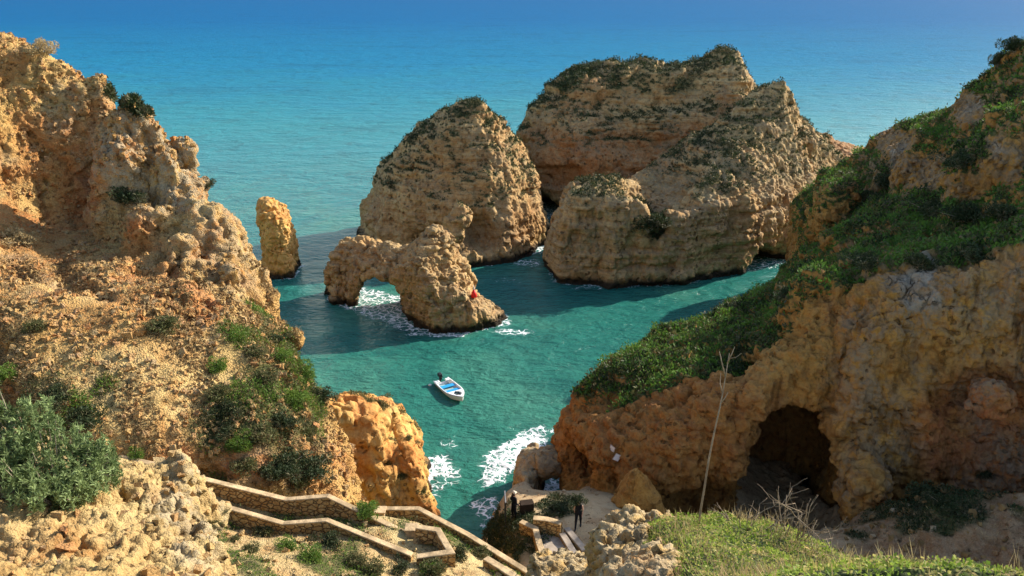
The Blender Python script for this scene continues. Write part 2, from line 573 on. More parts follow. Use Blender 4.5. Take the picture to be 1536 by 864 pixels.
def cliff_disp(a=(1.0, 0.5, 0.2), st=0.35, freq=1.0, seed=1, crack=0.25, pit=0.12):
    sq = np.array([1, 1, 0.3], np.float32)
    def d(v, n, lvl):
        wv = v + (0.3 if lvl == 1 else 0.12) * np.stack([noise(v, 2.2, seed + 40), noise(v, 2.2, seed + 41), noise(v, 2.2, seed + 42)], 1) if lvl else v
        if lvl == 0:
            return 0.7 * a[0] * fbm(v, 7.0, 2, seed) + 0.45 * a[0] * (ridged(v * sq, 3.6, 1, seed + 5) - 0.3)
        if lvl == 1:
            h, e = facets(wv * np.array([1, 1, 0.7], np.float32), 2.6, seed + 9)
            r = 0.42 * a[1] * h + a[1] * 0.35 * (ridged(wv * sq, 1.9, 2, seed + 2) - 0.3)
            r = r + strata(v, n, st * 0.7, freq, seed + 3) * sstep(-0.35, 0.35, noise(v, 9, seed + 21))
            return r - crack * 0.8 * (1 - sstep(0, 0.1, e)) * sstep(-0.1, 0.3, noise(v, 4, seed + 22))
        if lvl == 3:
            h, e = facets(wv, 0.34, seed + 14)
            return 0.9 * a[2] * h + 0.35 * a[2] * (ridged(wv * np.array([1, 1, 0.7], np.float32), 0.45, 2, seed + 16) - 0.4)
        h, e = facets(wv, 0.85, seed + 4)
        r = 1.2 * a[2] * h + a[2] * 0.8 * (ridged(wv * np.array([1, 1, 0.6], np.float32), 0.9, 3, seed + 6) - 0.4)
        hole = sstep(0.42, 0.62, noise(wv, 0.9, seed + 30)) * sstep(-0.1, 0.3, noise(v, 5, seed + 31))
        r = r - 2.2 * pit * hole
        return r + strata(v, n, st * 0.22, freq * 2.6, seed + 8) * sstep(-0.1, 0.4, noise(v, 7, seed + 33))
    return d
# ------------------------------------------------------------------ landforms
def A(*l):
    return [at(*q) for q in l]
def top_veg(v, n, zlo, seed=0, thr=0.45):
    return sstep(thr, thr + 0.25, n[:, 2] + 0.35 * noise(v, 3.0, seed)) * sstep(zlo, zlo + 2, v[:, 2] + 1.5 * noise(v, 4, seed + 1))

# --- big round stack, middle of the bay
D_plan = [atz(543, 358), atz(575, 374), atz(640, 384), atz(690, 397), atz(730, 398), atz(765, 391), atz(797, 379), (6, 118, 0), (4, 128, 0), (-6, 133, 0), (-18, 130, 0), (-24, 124, 0)]
D_top = A((545, 318, 119), (575, 268, 119), (605, 222, 119), (650, 186, 119), (700, 156, 119), (722, 164, 118), (745, 195, 117), (770, 240, 116), (790, 292, 115), (803, 325, 114),
          (650, 262, 112), (700, 258, 111.5), (600, 290, 113), (750, 262, 111.5), (690, 190, 115.5), (640, 215, 115.5), (790, 345, 111)) + [(-16, 126, 14), (-6, 128, 17), (2, 124, 12)]
def D_mod(V, X, Y, Z):
    V = smin(V, ell(atz(694, 396)[:2] + (3.2,), (2.6, 1.9, 5.2))(X, Y, Z), 0.8)
    c = at(722, 352, 106.2)
    V = smax(V, -ell(c, (3.0, 3.2, 2.6))(X, Y, Z), 1.0)
    c = at(640, 365, 109.5)
    return smax(V, -ell(c, (5.5, 2.8, 2.0))(X, Y, Z), 1.0)
def rock_attrs(zlo, red=0.3, grey=0.3, seed=0, vegk=1.0):
    def f(v, n):
        return {'veg': vegk * top_veg(v, n, zlo, seed, 0.58), 'red': red * sstep(0.0, 0.6, noise(v, 7, seed + 2)), 'grey': grey * sstep(-0.1, 0.6, noise(v, 6, seed + 3) + 0.6 * n[:, 2])}
    return f
o = land('sea_stack', D_plan, D_top, M['stack'], 0.6, 0.16, mod=D_mod, disp=cliff_disp((0.8, 0.45, 0.2), 0.6, 0.75, 2), attrs=rock_attrs(6, 0.3, 0.4, 2, 0.8), warp=1.0, k=1.0)
tag(o, 'tall rounded ochre sea stack with a scrubby peak, standing behind the small rock arch', 'sea stack')

# --- rock arch in front of it
E_plan = [atz(499, 448), atz(520, 458), atz(560, 474), atz(603, 491), atz(645, 498), atz(690, 498), atz(760, 487), (-1.0, 87, 0), (-5, 89.5, 0), (-13, 92, 0), (-20, 96.5, 0), (-23, 95, 0)]
E_top = A((500, 385, 94), (512, 362, 94), (535, 360, 93), (560, 368, 92), (590, 374, 91), (612, 375, 90), (640, 348, 88), (656, 344, 87.5), (676, 378, 87), (695, 402, 87), (706, 440, 86.5), (720, 452, 86),
          (745, 470, 86), (760, 480, 86), (650, 380, 85.3), (600, 400, 88), (540, 385, 91), (690, 430, 84.8))
E_top = [(x, y, z + (0.5 if -17 < x < -11 else 0)) for x, y, z in E_top]
E_top = E_top + [(x + 1.0, y + 4.0, z - 3.0) for x, y, z in E_top[:14]]
ac = np.array(atz(566, 467))
def E_mod(V, X, Y, Z):
    a = R(28)          # the tunnel runs along the line of sight, across the fin
    dx, dy = X - ac[0], Y - ac[1] - 1.5
    x = dx * math.cos(0.25) + dy * math.sin(0.25)
    k = np.sqrt(((x - 0.1) / 3.15) ** 2 + ((Z + 0.4) / 5.0) ** 2)
    return smax(V, (1 - k) * 3.1, 0.4)
o = land('rock_arch', E_plan, E_top, M['stack'], 0.35, 0.05, mod=E_mod, disp=cliff_disp((0.4, 0.55, 0.25), 0.4, 1.3, 12), attrs=rock_attrs(6, 0.3, 0.5, 12, 0.2), warp=0.7, k=0.8)
tag(o, 'low pale sea arch with one open hole at the waterline, nearest rock in the bay', 'rock arch')

# --- lone rock behind the left cliff
C_plan = [atz(392, 413), atz(415, 418), atz(437, 416), atz(447, 402), (-29, 105.5, 0), (-34, 106, 0)]
C_top = A((388, 312, 102), (400, 300, 102), (412, 308, 102), (428, 322, 102), (442, 338, 102), (451, 360, 102), (420, 330, 100.5))
o = land('sea_rock', C_plan, C_top, M['outcrop'], 0.35, 0.07, disp=cliff_disp((0.3, 0.5, 0.25), 0.3, 1.2, 22), attrs=rock_attrs(30, 0.1, 0.3, 22, 0), warp=0.6, k=0.9)
tag(o, 'narrow sunlit yellow rock pillar standing in the sea just past the left cliff', 'sea rock')

# --- great back stack
F_plan = [(0.5, 136, 0), (4, 131.5, 0), (12, 129, 0), (24, 128, 0), (38, 128, 0), (52, 127, 0), (66, 126, 0), (74, 130, 0), (72, 142, 0), (60, 150, 0), (45, 158, 0), (24, 160, 0), (6, 154, 0), (-0.5, 146, 0)]
F_top = A((776, 215, 141), (800, 165, 141), (835, 128, 141), (870, 97, 142), (900, 94, 142), (950, 97, 143), (1000, 100, 143), (1038, 97, 143), (1056, 84, 143), (1100, 83, 143), (1124, 112, 141), (1132, 145, 139),
          (1165, 190, 138), (1200, 215, 137), (1242, 214, 137), (1258, 238, 136), (1296, 238, 134), (1320, 240, 134), (850, 150, 135), (940, 116, 138), (940, 172, 134.5), (1000, 112, 138), (1000, 174, 134.5), (1060, 108, 138), (1060, 172, 134.5), (1112, 116, 137.5), (1112, 168, 134.5), (820, 190, 134.5), (1240, 240, 130)) + [
          (10, 154, 17), (30, 156, 17), (46, 154, 13), (62, 146, 9), (40, 149, 19), (60, 131, 10), (70, 136, 9)]
def F_mod(V, X, Y, Z):
    c = atz(815, 330)
    V = smax(V, -ell((c[0] - 1, c[1] + 4, -0.5), (5.0, 9, 5.0))(X, Y, Z), 1.0)
    for (u, v_, y, rr) in ((1082, 112, 143, (3.2, 3, 2.6)), (1108, 130, 141, (1.7, 2.5, 2.6)), (1232, 232, 136, (3.0, 2.5, 1.6))):
        V = chunk(V, X, Y, Z, at(u, v_, y), rr, int(u), 0.4)
    return V
def F_attrs(v, n):
    d = rock_attrs(11, 0.5, 0.5, 32, 0.75)(v, n)
    d['veg'] = np.maximum(d['veg'], sstep(0.1, 0.5, noise(v, 5, 40) + 0.5 * n[:, 2]) * sstep(19, 21, v[:, 2]) * sstep(36, 24, v[:, 0]))
    d['red'] = np.maximum(d['red'], 0.95 * sstep(16, 13, v[:, 2] + 1.2 * noise(v, 6, 39)) * sstep(3, 6, v[:, 2]))
    return d
o = land('sea_stack', F_plan, F_top, M['stack'], 0.75, 0.04, mod=F_mod, disp=cliff_disp((0.8, 0.5, 0.22), 1.2, 0.5, 32), attrs=F_attrs, warp=1.3, k=1.0)
tag(o, 'largest and farthest stack, a flat topped layered mass with green scrub on its crown', 'sea stack')

# --- front mass with a low lobe on the left and a ridge climbing to a needle on the right
G_plan = [atz(829, 410), atz(832, 422), atz(860, 428), atz(905, 429), atz(945, 430), atz(990, 428), atz(1030, 424), atz(1070, 415), atz(1110, 408), atz(1150, 402), atz(1185, 392), atz(1225, 360), (54, 122, 0), (56, 131, 0), (42, 132, 0), (30, 129, 0), (22, 122, 0), (12, 117, 0), (5, 110, 0)]
G_top = A((832, 345, 106), (858, 296, 101.8), (900, 285, 101), (940, 294, 101.8), (848, 292, 107), (878, 271, 108), (930, 271, 109), (955, 288, 109), (980, 298, 110), (1000, 285, 113), (1012, 255, 115), (1032, 230, 117), (1060, 208, 119), (1090, 188, 121), (1130, 150, 124),
          (1152, 128, 126), (1166, 124, 126), (1182, 150, 126), (1196, 185, 125), (1210, 230, 122), (1216, 290, 115), (960, 335, 103.5), (990, 330, 106.5), (1080, 262, 107), (1150, 262, 109), (1040, 290, 104.5), (1180, 300, 108.5), (1120, 285, 105), (1205, 330, 109)) + [
          (24, 124, 12), (34, 130, 15), (48, 128, 14), (12, 114, 9)]
def G_mod(V, X, Y, Z):
    for (u, v_, y, rr) in ((1166, 160, 126, (1.15, 1.4, 3.0)), (1183, 190, 126, (1.3, 1.6, 2.6)), (1148, 178, 125.5, (1.2, 1.4, 2.0)), (1200, 230, 124, (1.8, 2, 2.6)), (1120, 178, 123, (2.2, 1.6, 2.6)), (1085, 210, 120.5, (2.2, 1.6, 2.4)), (1045, 240, 118, (2.0, 1.8, 2.4)), (1015, 275, 115.5, (1.4, 1.4, 2.0)), (893, 296, 104.5, (1.5, 1.4, 0.9))):
        V = chunk(V, X, Y, Z, at(u, v_, y), tuple(1.15 * q for q in rr), int(u), 0.35)
    c = at(968, 330, 101.5)
    V = smax(V, -ell((c[0], c[1] - 0.5, c[2] + 1.2), (1.9, 4.2, 4.6), 0.35)(X, Y, Z), 0.8)
    for (u, v_, y, r) in ((1073, 328, 108.5, 0.9), (1073, 355, 107.5, 1.1), (1080, 385, 106, 1.3)):
        V = smax(V, -ell(at(u, v_, y), (r * 0.7, 2.5, r))(X, Y, Z), 0.4)
    c = atz(1150, 398)
    return smax(V, -ell((c[0], c[1], 0), (6, 4, 2.4))(X, Y, Z), 0.8)
def G_attrs(v, n):
    d = rock_attrs(9.5, 0.35, 0.55, 42, 0.6)(v, n)
    c = at(968, 330, 103)
    d['veg'] = np.maximum(d['veg'], sstep(3.4, 2.2, np.linalg.norm((v - np.array(c)) * (1, 0.5, 0.7), axis=1)))
    return d
o = land('sea_stack', G_plan, G_top, M['stack'], 0.6, 0.06, mod=G_mod, disp=cliff_disp((0.7, 0.55, 0.22), 0.65, 0.7, 42), attrs=G_attrs, warp=1.1, k=1.0)
tag(o, 'broad stack with a low rounded lobe and jagged ridge rising to a needle', 'sea stack')
# boulders in the channel
for (u, v_, r, lab) in ((818, 345, 1.0, 'upright orange boulder in the dark gap between two stacks'), (812, 356, 0.55, 'flat wave washed boulder in the dark gap between two stacks')):
    c = atz(u, v_)
    pl = [(c[0] + r * 1.2 * math.cos(t), c[1] + r * math.sin(t), 0) for t in np.linspace(0, 6.28, 8)[:-1]]
    o = land('boulder', pl, [(c[0], c[1], 1.9 * r), (c[0] + r, c[1], 0.6 * r), (c[0] - r, c[1], 0.9 * r), (c[0], c[1] + r, r)], M['stack'], 0.22, 0.1, zmin=-0.7, sub=1, disp=cliff_disp((0.2, 0.2, 0.1), 0.1, 2, 5), k=0.4, attrs=rock_attrs(30, 0.6, 0.1, 3, 0))
    tag(o, lab, 'boulder')

# --- left hillside
sil = [(268, 178, 58), (298, 208, 56.5), (330, 258, 54.5), (360, 290, 53), (390, 332, 51), (412, 380, 48.5), (432, 425, 46), (456, 480, 43), (480, 535, 40.5), (500, 572, 38.5), (535, 640, 35.5), (556, 700, 33), (562, 765, 30.5)]
HL_plan = [at(585, 790, 28.5)] + A(*[(u + min(45, 4 + max(0, w_ - 420) * 0.25), w_, y) for u, w_, y in sil[::-1]]) + [(-27, 66, 0), (-36, 73, 0), (-55, 78, 0), (-80, 78, 0), (-80, 22, 0), (-22, 24, 0), (-14, 26.2, 0), (-9, 26.6, 0)]
HL_top = A(*sil) + A((175, 672, 28), (240, 690, 28), (300, 706, 28.3), (430, 742, 28.6), (490, 738, 28.8), (555, 770, 29),
           (200, 560, 32), (100, 560, 31), (0, 610, 29.5), (200, 430, 38.5), (120, 420, 39.5), (340, 570, 33), (330, 480, 36.5), (420, 600, 32.5), (440, 680, 30.5), (0, 490, 34), (60, 430, 37), (130, 640, 29), (320, 650, 30),
           (440, 540, 36.5), (500, 650, 33.5), (500, 720, 31),
           (110, 350, 51.5), (200, 370, 47.5), (60, 300, 54.5), (150, 290, 57), (170, 330, 53), (0, 320, 49), (0, 200, 55), (100, 200, 57.5), (0, 110, 59), (100, 130, 60), (0, 48, 61.5), (62, 78, 61), (150, 96, 60.5), (205, 128, 60), (240, 152, 59.5), (100, 76, 61), (180, 210, 57), (240, 200, 57),
           (300, 420, 44), (380, 440, 43.5), (320, 340, 48), (290, 260, 52)) + [(-36, 67, 27), (-45, 68, 30), (-54, 68, 32), (-60, 60, 34), (-70, 40, 34), (-50, 30, 26), (-32, 62.5, 25)]
def HL_mod(V, X, Y, Z):
    # craggy outcrop standing proud of the slope, and its buttresses
    g = np.random.default_rng(17)
    for (u, v_, y, rr) in ((182, 228, 53, 1.8), (205, 218, 53.3, 1.9), (224, 222, 53.3, 1.8), (240, 252, 53, 1.5), (252, 280, 52.5, 1.4), (274, 312, 51.2, 1.5), (314, 345, 50, 1.4), (344, 385, 48.5, 1.4), (370, 425, 47, 1.3), (398, 462, 45, 1.2), (408, 495, 43.5, 0.9),
                           (182, 265, 52.5, 1.9), (198, 310, 51.5, 2.0), (205, 340, 50.5, 1.9), (230, 370, 47.5, 1.7), (222, 412, 44.5, 1.3), (255, 430, 43.5, 1.2), (300, 425, 44.5, 1.5), (345, 440, 44, 1.4), (265, 300, 51.5, 2.0), (285, 350, 49, 1.8), (320, 390, 47, 1.6), (265, 385, 46.5, 1.5)):
        for j in range(4):
            q = 1.0 if j == 0 else g.uniform(0.5, 0.85)
            c = at(u + (0 if j == 0 else g.normal() * 13), v_ + (6 if j == 0 else abs(g.normal()) * 16), y + (0 if j == 0 else g.normal() * 0.8))
            V = chunk(V, X, Y, Z, c, (rr * q * g.uniform(0.7, 1.1), rr * q * g.uniform(0.8, 1.1), rr * q * g.uniform(1.0, 1.6)), int(g.integers(1e6)), 0.25)
    return V
def HL_attrs(v, n):
    u, w_, dep = proj(v)
    red = 0.95 * sstep(-0.1, 0.4, noise(v, 5, 51) + 0.25) * sstep(0.2, 0.7, np.maximum(blob(u, w_, 150, 330, 190, 150), blob(u, w_, 290, 440, 90, 60)))
    red = np.maximum(red, 0.9 * sstep(0.25, 0.7, blob(u, w_, 390, 690, 160, 40) + 0.3 * noise(v, 2, 52)))
    red = np.maximum(red, 0.6 * sstep(0.4, 0.8, noise(v, 4, 55) + blob(u, w_, 120, 200, 150, 120)))
    grey = np.maximum(0.9 * sstep(0.2, 0.6, blob(u, w_, 240, 240, 110, 90)), 0.45 * sstep(0, 0.5, noise(v, 3, 53)))
    grey = np.maximum(grey, 0.6 * sstep(0.2, 0.7, blob(u, w_, 350, 360, 110, 90)))
    red = np.maximum(red, 0.55 * gully(v))
    veg = 0.95 * sstep(0.3, 0.7, blob(u, w_, 405, 610, 125, 140) + 0.45 * noise(v, 2.2, 54)) * sstep(505, 470, u) + 0.6 * sstep(0.3, 0.7, blob(u, w_, 90, 590, 90, 60) + 0.4 * noise(v, 1.5, 56))
    return {'red': red, 'grey': grey, 'veg': np.clip(veg, 0, 1)}
CP = np.array([0, 0, CAM_H])
def proj(v):
    d = v - CP
    dep = d[:, 1] * math.cos(PIT) - d[:, 2] * math.sin(PIT)
    up = d[:, 1] * math.sin(PIT) + d[:, 2] * math.cos(PIT)
    return 768 + FPX * d[:, 0] / dep, 432 - FPX * up / dep, dep
def blob(u, v, cu, cv, ru, rv):
    return np.clip(1 - np.sqrt(((u - cu) / ru) ** 2 + ((v - cv) / rv) ** 2) * 0.6, 0, 1)
def gully(v):
    q = np.stack([v[:, 0] * 0.79 + v[:, 1] * 0.61 + 0.5 * noise(v, 2.5, 77), (v[:, 1] * 0.79 - v[:, 0] * 0.61) * 0.13, 0 * v[:, 0]], 1)
    return sstep(0.16, 0.0, np.abs(noise(q, 2.6, 78))) * sstep(-0.3, 0.2, noise(v, 7, 79))
def hill_disp(v, n, lvl):
    u, w_, dep = proj(v)
    rocky = np.maximum(sstep(0.25, 0.6, np.maximum(blob(u, w_, 300, 330, 200, 170), blob(u, w_, 90, 160, 220, 120))), 0.25)
    rocky = np.maximum(rocky, sstep(0.4, 0.75, 1 - n[:, 2]))
    crag = sstep(0.3, 0.6, blob(u, w_, 310, 330, 170, 170))
    if lvl == 0:
        gul = ridged(np.stack([v[:, 0] * 0.9 + v[:, 1] * 0.5, v[:, 0] * -0.12, 0 * v[:, 0]], 1), 3.6, 1, 61)
        return 0.22 * fbm(v, 6, 2, 60) * (0.6 + rocky) - 0.2 * gul * (1 - rocky) - 0.75 * (1 - sstep(0.45, 0.7, rocky)) * gully(v) 
    wv = v + 0.3 * np.stack([noise(v, 1.4, 91), noise(v, 1.4, 92), noise(v, 1.4, 93)], 1)
    if lvl == 1:
        h, e = facets(wv * np.array([1, 1, 0.7], np.float32), 2.0, 62)
        sq = np.array([1, 1, 0.35], np.float32)
        h2, e2 = facets(wv * np.array([1, 1, 0.5], np.float32), 3.4, 67)
        crev = sstep(0.12, 0.0, np.abs(noise(wv * sq, 2.6, 68)))
        return rocky * 0.26 * h + 0.12 * crag * h2 - 0.3 * np.maximum(crag, 0.5 * rocky) * crev + (0.12 * rocky + 0.1 * crag) * (ridged(wv * sq, 1.9, 2, 63) - 0.3) + 0.08 * fbm(v, 1.6, 2, 64)
    h, e = facets(wv, 0.7, 65)
    h3, e3 = facets(v, 0.26, 69)
    hole = sstep(0.45, 0.65, noise(wv, 0.8, 95)) * rocky
    return (0.05 + 0.25 * rocky) * h + 0.3 * h3 * (0.5 + 0.6 * rocky) + 0.12 * rocky * (ridged(wv, 0.8, 2, 66) - 0.3) - 0.3 * hole
o = land('hillside', HL_plan, HL_top, M['hill'], 0.5, 0.16, mod=HL_mod, disp=hill_disp, attrs=HL_attrs, warp=0.5, k=0.8, bx=(-62, 22, 4, 76))
tag(o, kind='structure')

# --- orange outcrop at the foot of the left hillside
B_plan = [(-13.5, 47, 0), atz(600, 800), atz(645, 790), atz(638, 752), atz(630, 705), atz(618, 660), (-8, 57, 0), (-13, 57.5, 0), (-17, 52, 0)]
B_top = A((520, 606, 50), (545, 606, 51), (565, 600, 52), (590, 602, 52), (610, 622, 52), (622, 655, 52), (628, 680, 52), (575, 620, 49.5), (600, 640, 49.5), (540, 620, 47), (560, 690, 46.5), (620, 690, 48.6), (600, 712, 47.5), (645, 745, 48)) + [(-12, 56.5, 3), (-9, 56.5, 2.5), (-16, 54, 4), (-16, 48, 9), (-12, 53.5, 7), (-8.5, 54, 5.5)]
def B_mod(V, X, Y, Z):
    V = smax(V, -ell(at(592, 640, 49.0), (0.7, 2.0, 1.1))(X, Y, Z), 0.4)
    V = smax(V, -ell(at(598, 740, 46.8), (1.3, 1.3, 2.3))(X, Y, Z), 0.5)
    return V
def B_attrs(v, n):
    return {'red': 0.8 * sstep(-0.1, 0.4, noise(v, 3, 70)), 'grey': 0.2 * sstep(0, 0.5, noise(v, 3, 71)), 'veg': 0.8 * sstep(0.5, 0.7, n[:, 2]) * sstep(0.1, 0.4, noise(v, 2, 72))}
o = land('cliff_outcrop', B_plan, B_top, M['outcrop'], 0.4, 0.06, mod=B_mod, disp=cliff_disp((0.5, 0.45, 0.2), 0.2, 1.2, 72, 0.3, 0.1), attrs=B_attrs, warp=0.5, k=0.7)
tag(o, 'glowing orange outcrop dropping into the sea below the stone stairway', 'rock outcrop')
c = atz(630, 700)
o = land('boulder', [(c[0] + 0.9 * math.cos(t), c[1] + 1.0 * math.sin(t), 0) for t in np.linspace(0, 6.28, 8)[:-1]], [(c[0], c[1], 1.3), (c[0] + .8, c[1], .5), (c[0] - .8, c[1], .8), (c[0], c[1] + .8, .7)],
         M['stack'], 0.2, 0.1, zmin=-0.6, sub=1, disp=cliff_disp((0.2, 0.2, 0.1), 0.05, 2, 6), k=0.4, attrs=rock_attrs(30, 0.1, 0.1, 3, 0))
tag(o, 'small dark wet boulder in the foam beside the orange outcrop', 'boulder')

# --- right headland
HR_plan = [atz(816, 700), (3.8, 47.5, 0), atz(880, 728, 6), atz(930, 735, 6), atz(985, 752, 6), atz(1050, 765, 5), atz(1120, 775, 4.5), atz(1180, 780, 4), atz(1235, 790, 4), (18.2, 40.0, 0), (20.5, 41.3, 0), (24, 41.5, 0), (29, 39.5, 0), (34, 37, 0), (41, 33, 0), (60, 27, 0), (75, 40, 0), (75, 84, 0),
           (56, 100, 0), (44, 101, 0), (36, 99, 0), (34.5, 94, 0), (32.5, 88, 0), (29.5, 80, 0), (25, 72, 0), (19, 64, 0), (13, 58.5, 0), (8, 55.5, 0), (4.5, 54.5, 0)]
HR_top = A((830, 655, 50), (845, 612, 50), (868, 590, 50), (895, 582, 51), (925, 560, 52), (960, 545, 53), (1000, 518, 55), (1050, 490, 58), (1100, 462, 62), (1160, 432, 68), (1200, 395, 75), (1212, 345, 83), (1208, 310, 89), (1225, 290, 92), (1262, 265, 92), (1300, 238, 90), (1335, 212, 87), (1400, 186, 82), (1445, 158, 76), (1490, 130, 70), (1536, 112, 66),
           (900, 610, 47.3), (960, 590, 47.6), (1050, 545, 49), (1120, 525, 48.8), (1200, 500, 48), (1100, 500, 54), (1170, 470, 57), (1220, 435, 51), (1225, 470, 47.5), (1300, 420, 48), (1350, 392, 48.5), (1270, 385, 58), (1300, 350, 62), (1400, 380, 48), (1480, 365, 46.5), (1536, 352, 44.5),
           (1350, 300, 66), (1400, 270, 67), (1440, 240, 66), (1500, 240, 58), (1536, 190, 57), (1460, 300, 57), (1500, 300, 53), (1480, 195, 66), (1536, 160, 62), (1380, 235, 77), (1320, 265, 82)) + [
           (60, 60, 28), (60, 80, 22), (44, 92, 20), (40, 96, 15), (60, 40, 30), (50, 32, 26), (50, 95, 15), (1.5 + 4, 53, 6)]
cave_c = at(1195, 720, 43.5)
def HR_mod(V, X, Y, Z):
    # cliff face leans: undercut all along the foot
    # the sea cave
    for (u, v_, y, rr) in ((1222, 470, 47.5, (1.8, 1.6, 2.4)), (1238, 540, 45.8, (1.5, 1.5, 2.2)), (1262, 610, 44.0, (1.4, 1.5, 2.0)), (1278, 680, 41.8, (1.3, 1.5, 1.9)), (1296, 750, 39.2, (1.3, 1.5, 1.8)), (1318, 830, 36.2, (1.5, 1.6, 1.7))):
        V = smin(V, ell(at(u, v_, y), rr)(X, Y, Z), 1.0)
    d = ((np.abs(X - cave_c[0] + 0.45 - 0.33 * (Y - 43.5)) / 3.45) ** 2.6 + (np.abs(Z - 5.0) / 7.0) ** 2.6) ** (1 / 2.6)
    tun = (d - 1) * 2.7
    tun = smax(tun, -(Y - 37), 0.5)
    tun = smax(tun, Y - 53.0, 1.0)
    V = smax(V, -tun, 0.7)
    # wide dark hollow at the foot, left of the cave
    V = smax(V, -ell(at(1055, 745, 43.2), (3.0, 2.8, 2.0), 0.1)(X, Y, Z), 0.8)
    V = smax(V, -ell(at(885, 700, 46.3), (1.9, 2.4, 1.7), -0.2)(X, Y, Z), 0.7)
    V = smax(V, -ell(at(1150, 560, 46.5), (3.6, 1.4, 0.7), 0.1)(X, Y, Z), 0.5)
    # little window through the end of the fin
    c = atz(833, 728, 1.6)
    k = np.sqrt(((X - c[0] - 0.05) / 1.0) ** 2 + ((Z - 1.4) / 2.2) ** 2)
    V = smax(V, -smax((k - 1) * 1.0, (Y - 62), 0.3), 0.4)
    # red alcove on the far right
    V = smax(V, -ell(at(1495, 650, 39.0), (4.2, 3.5, 2.8), 0.2)(X, Y, Z), 0.8)
    # crags in the green slope
    for (u, v_, y, r) in ((1400, 268, 72, (3.4, 2.6, 3.0)), (1375, 242, 79, (2.8, 2.6, 1.8)), (1345, 266, 76, (1.9, 1.8, 2.2)), (1518, 240, 55.5, (2.2, 2, 2.4)), (1482, 268, 56, (1.8, 1.6, 1.8)), (1258, 335, 75, (1.6, 2.5, 3.4)), (1252, 305, 82, (1.9, 2.5, 2.8)), (1270, 360, 63, (1.2, 1.2, .8)), (1472, 598, 39.0, (.8, .8, .8))):
        V = chunk(V, X, Y, Z, at(u, v_, y), tuple(1.15 * q for q in r), int(u) + 3, 0.4)
        V = chunk(V, X, Y, Z, at(u + 22, v_ + 14, y - 0.8), tuple(0.7 * q for q in r), int(u) + 4, 0.3)
    return V
def HR_attrs(v, n):
    u, w_, dep = proj(v)
    nz = n[:, 2]
    veg = sstep(0.38, 0.62, nz + 0.25 * noise(v, 3.5, 81)) * sstep(8.5, 10.5, v[:, 2] + 0.8 * noise(v, 2, 84)) * (v[:, 1] > 46.0 - 0.0 * v[:, 0])
    veg = veg * (1 - sstep(0.3, 0.6, blob(u, w_, 1370, 420, 60, 70) + 0.3 * noise(v, 2.0, 82)))
    veg = np.maximum(veg, 0.9 * sstep(0.45, 0.7, blob(u, w_, 1420, 340, 150, 80) + 0.3 * noise(v, 2.5, 83)) * (nz > 0.2))
    bare = sstep(0.5, 0.72, np.maximum(np.maximum(blob(u, w_, 1375, 255, 75, 50), blob(u, w_, 1345, 215, 50, 40)), np.maximum(blob(u, w_, 1510, 245, 50, 60), blob(u, w_, 1450, 165, 45, 40))) + 0.22 * noise(v, 2.5, 98))
    veg = veg * (1 - bare)
    grey = np.maximum(0.15 + 0.6 * sstep(1215, 1290, u + 25 * noise(v, 2, 88)) * sstep(-0.35, 0.2, noise(v, 3.0, 89)), np.maximum(sstep(0.35, 0.75, blob(u, w_, 1375, 440, 55, 75) + 0.3 * noise(v, 1.8, 85)), 0.5 * sstep(0.2, 0.6, blob(u, w_, 1480, 430, 130, 120) + 0.3 * noise(v, 2.5, 87))))
    grey = np.maximum(np.where(u < 1225, 0.1, grey), 0.8 * bare)
    red = 0.35 * sstep(0, 0.6, noise(v, 4, 86)) + 0.95 * sstep(0.35, 0.6, np.maximum(blob(u, w_, 1500, 650, 150, 110), 0))
    red = np.maximum(red, 0.5 * sstep(0.2, 0.6, blob(u, w_, 1000, 640, 220, 90)))
    return {'veg': veg, 'grey': grey, 'red': np.clip(red, 0, 1)}
o = land('headland', HR_plan, HR_top, M['head'], 0.6, 0.05, mod=HR_mod, disp=cliff_disp((0.8, 0.62, 0.24), 0.4, 0.9, 82, 0.4, 0.14), attrs=HR_attrs, warp=0.6, k=0.9, sub=3, plan_z=4, bx=(-2, 26, 58, 104))
tag(o, kind='structure')

# --- low terrace and cove ground at the foot of the headland
TR_plan = [atz(722, 800, 5), atz(735, 770, 4), atz(757, 742, 4), atz(775, 725, 4), atz(800, 716, 4), atz(818, 752, 4), atz(850, 735, 5), atz(900, 690, 5), (13, 52, 0), (20, 52, 0), (22, 40, 0), (40, 33, 0), (44, 20, 0), (20, 18, 0), (10, 24, 0), (4, 30, 0), (-1, 31, 0)]
TR_top = A((770, 778, 37.2), (868, 792, 36.4), (900, 760, 38.5), (850, 775, 37.6), (840, 830, 34.3), (810, 800, 35.8), (950, 765, 38.6)) + [atz(800, 722, 4.6), atz(785, 715, 5.0), atz(760, 745, 6.5), atz(735, 800, 7.3), (-0.5, 33, 7.5), atz(760, 850, 7.6),
          atz(1060, 790, 5.5), atz(1190, 800, 4.0), atz(1250, 800, 4.2), (14, 50, 4.5), (18, 50, 4.5), (16.5, 35, 8.5), (14, 34, 8.0), (12, 30, 9), (7, 28, 9)] + A((1330, 850, 32), (1400, 850, 31.5), (1380, 745, 36), (1450, 735, 37), (1536, 715, 36), (1536, 850, 30)) + [(36, 24, 14), (30, 39, 12.5), (22, 41, 9.5)]
def TR_mod(V, X, Y, Z):
    d = ((np.abs(X - cave_c[0] + 0.45 - 0.33 * (Y - 43.5)) / 3.5) ** 2.6 + (np.abs(Z - 7.0) / 4.5) ** 2.6) ** (1 / 2.6)
    tun = smax(smax((d - 1) * 2.7, -(Y - 39.0), 0.8), Y - 53, 1.0)
    V = smax(V, -tun, 0.5)
    return smax(V, -ell(at(1055, 750, 43.2), (3.4, 3.4, 2.6), 0.1)(X, Y, Z), 0.6)
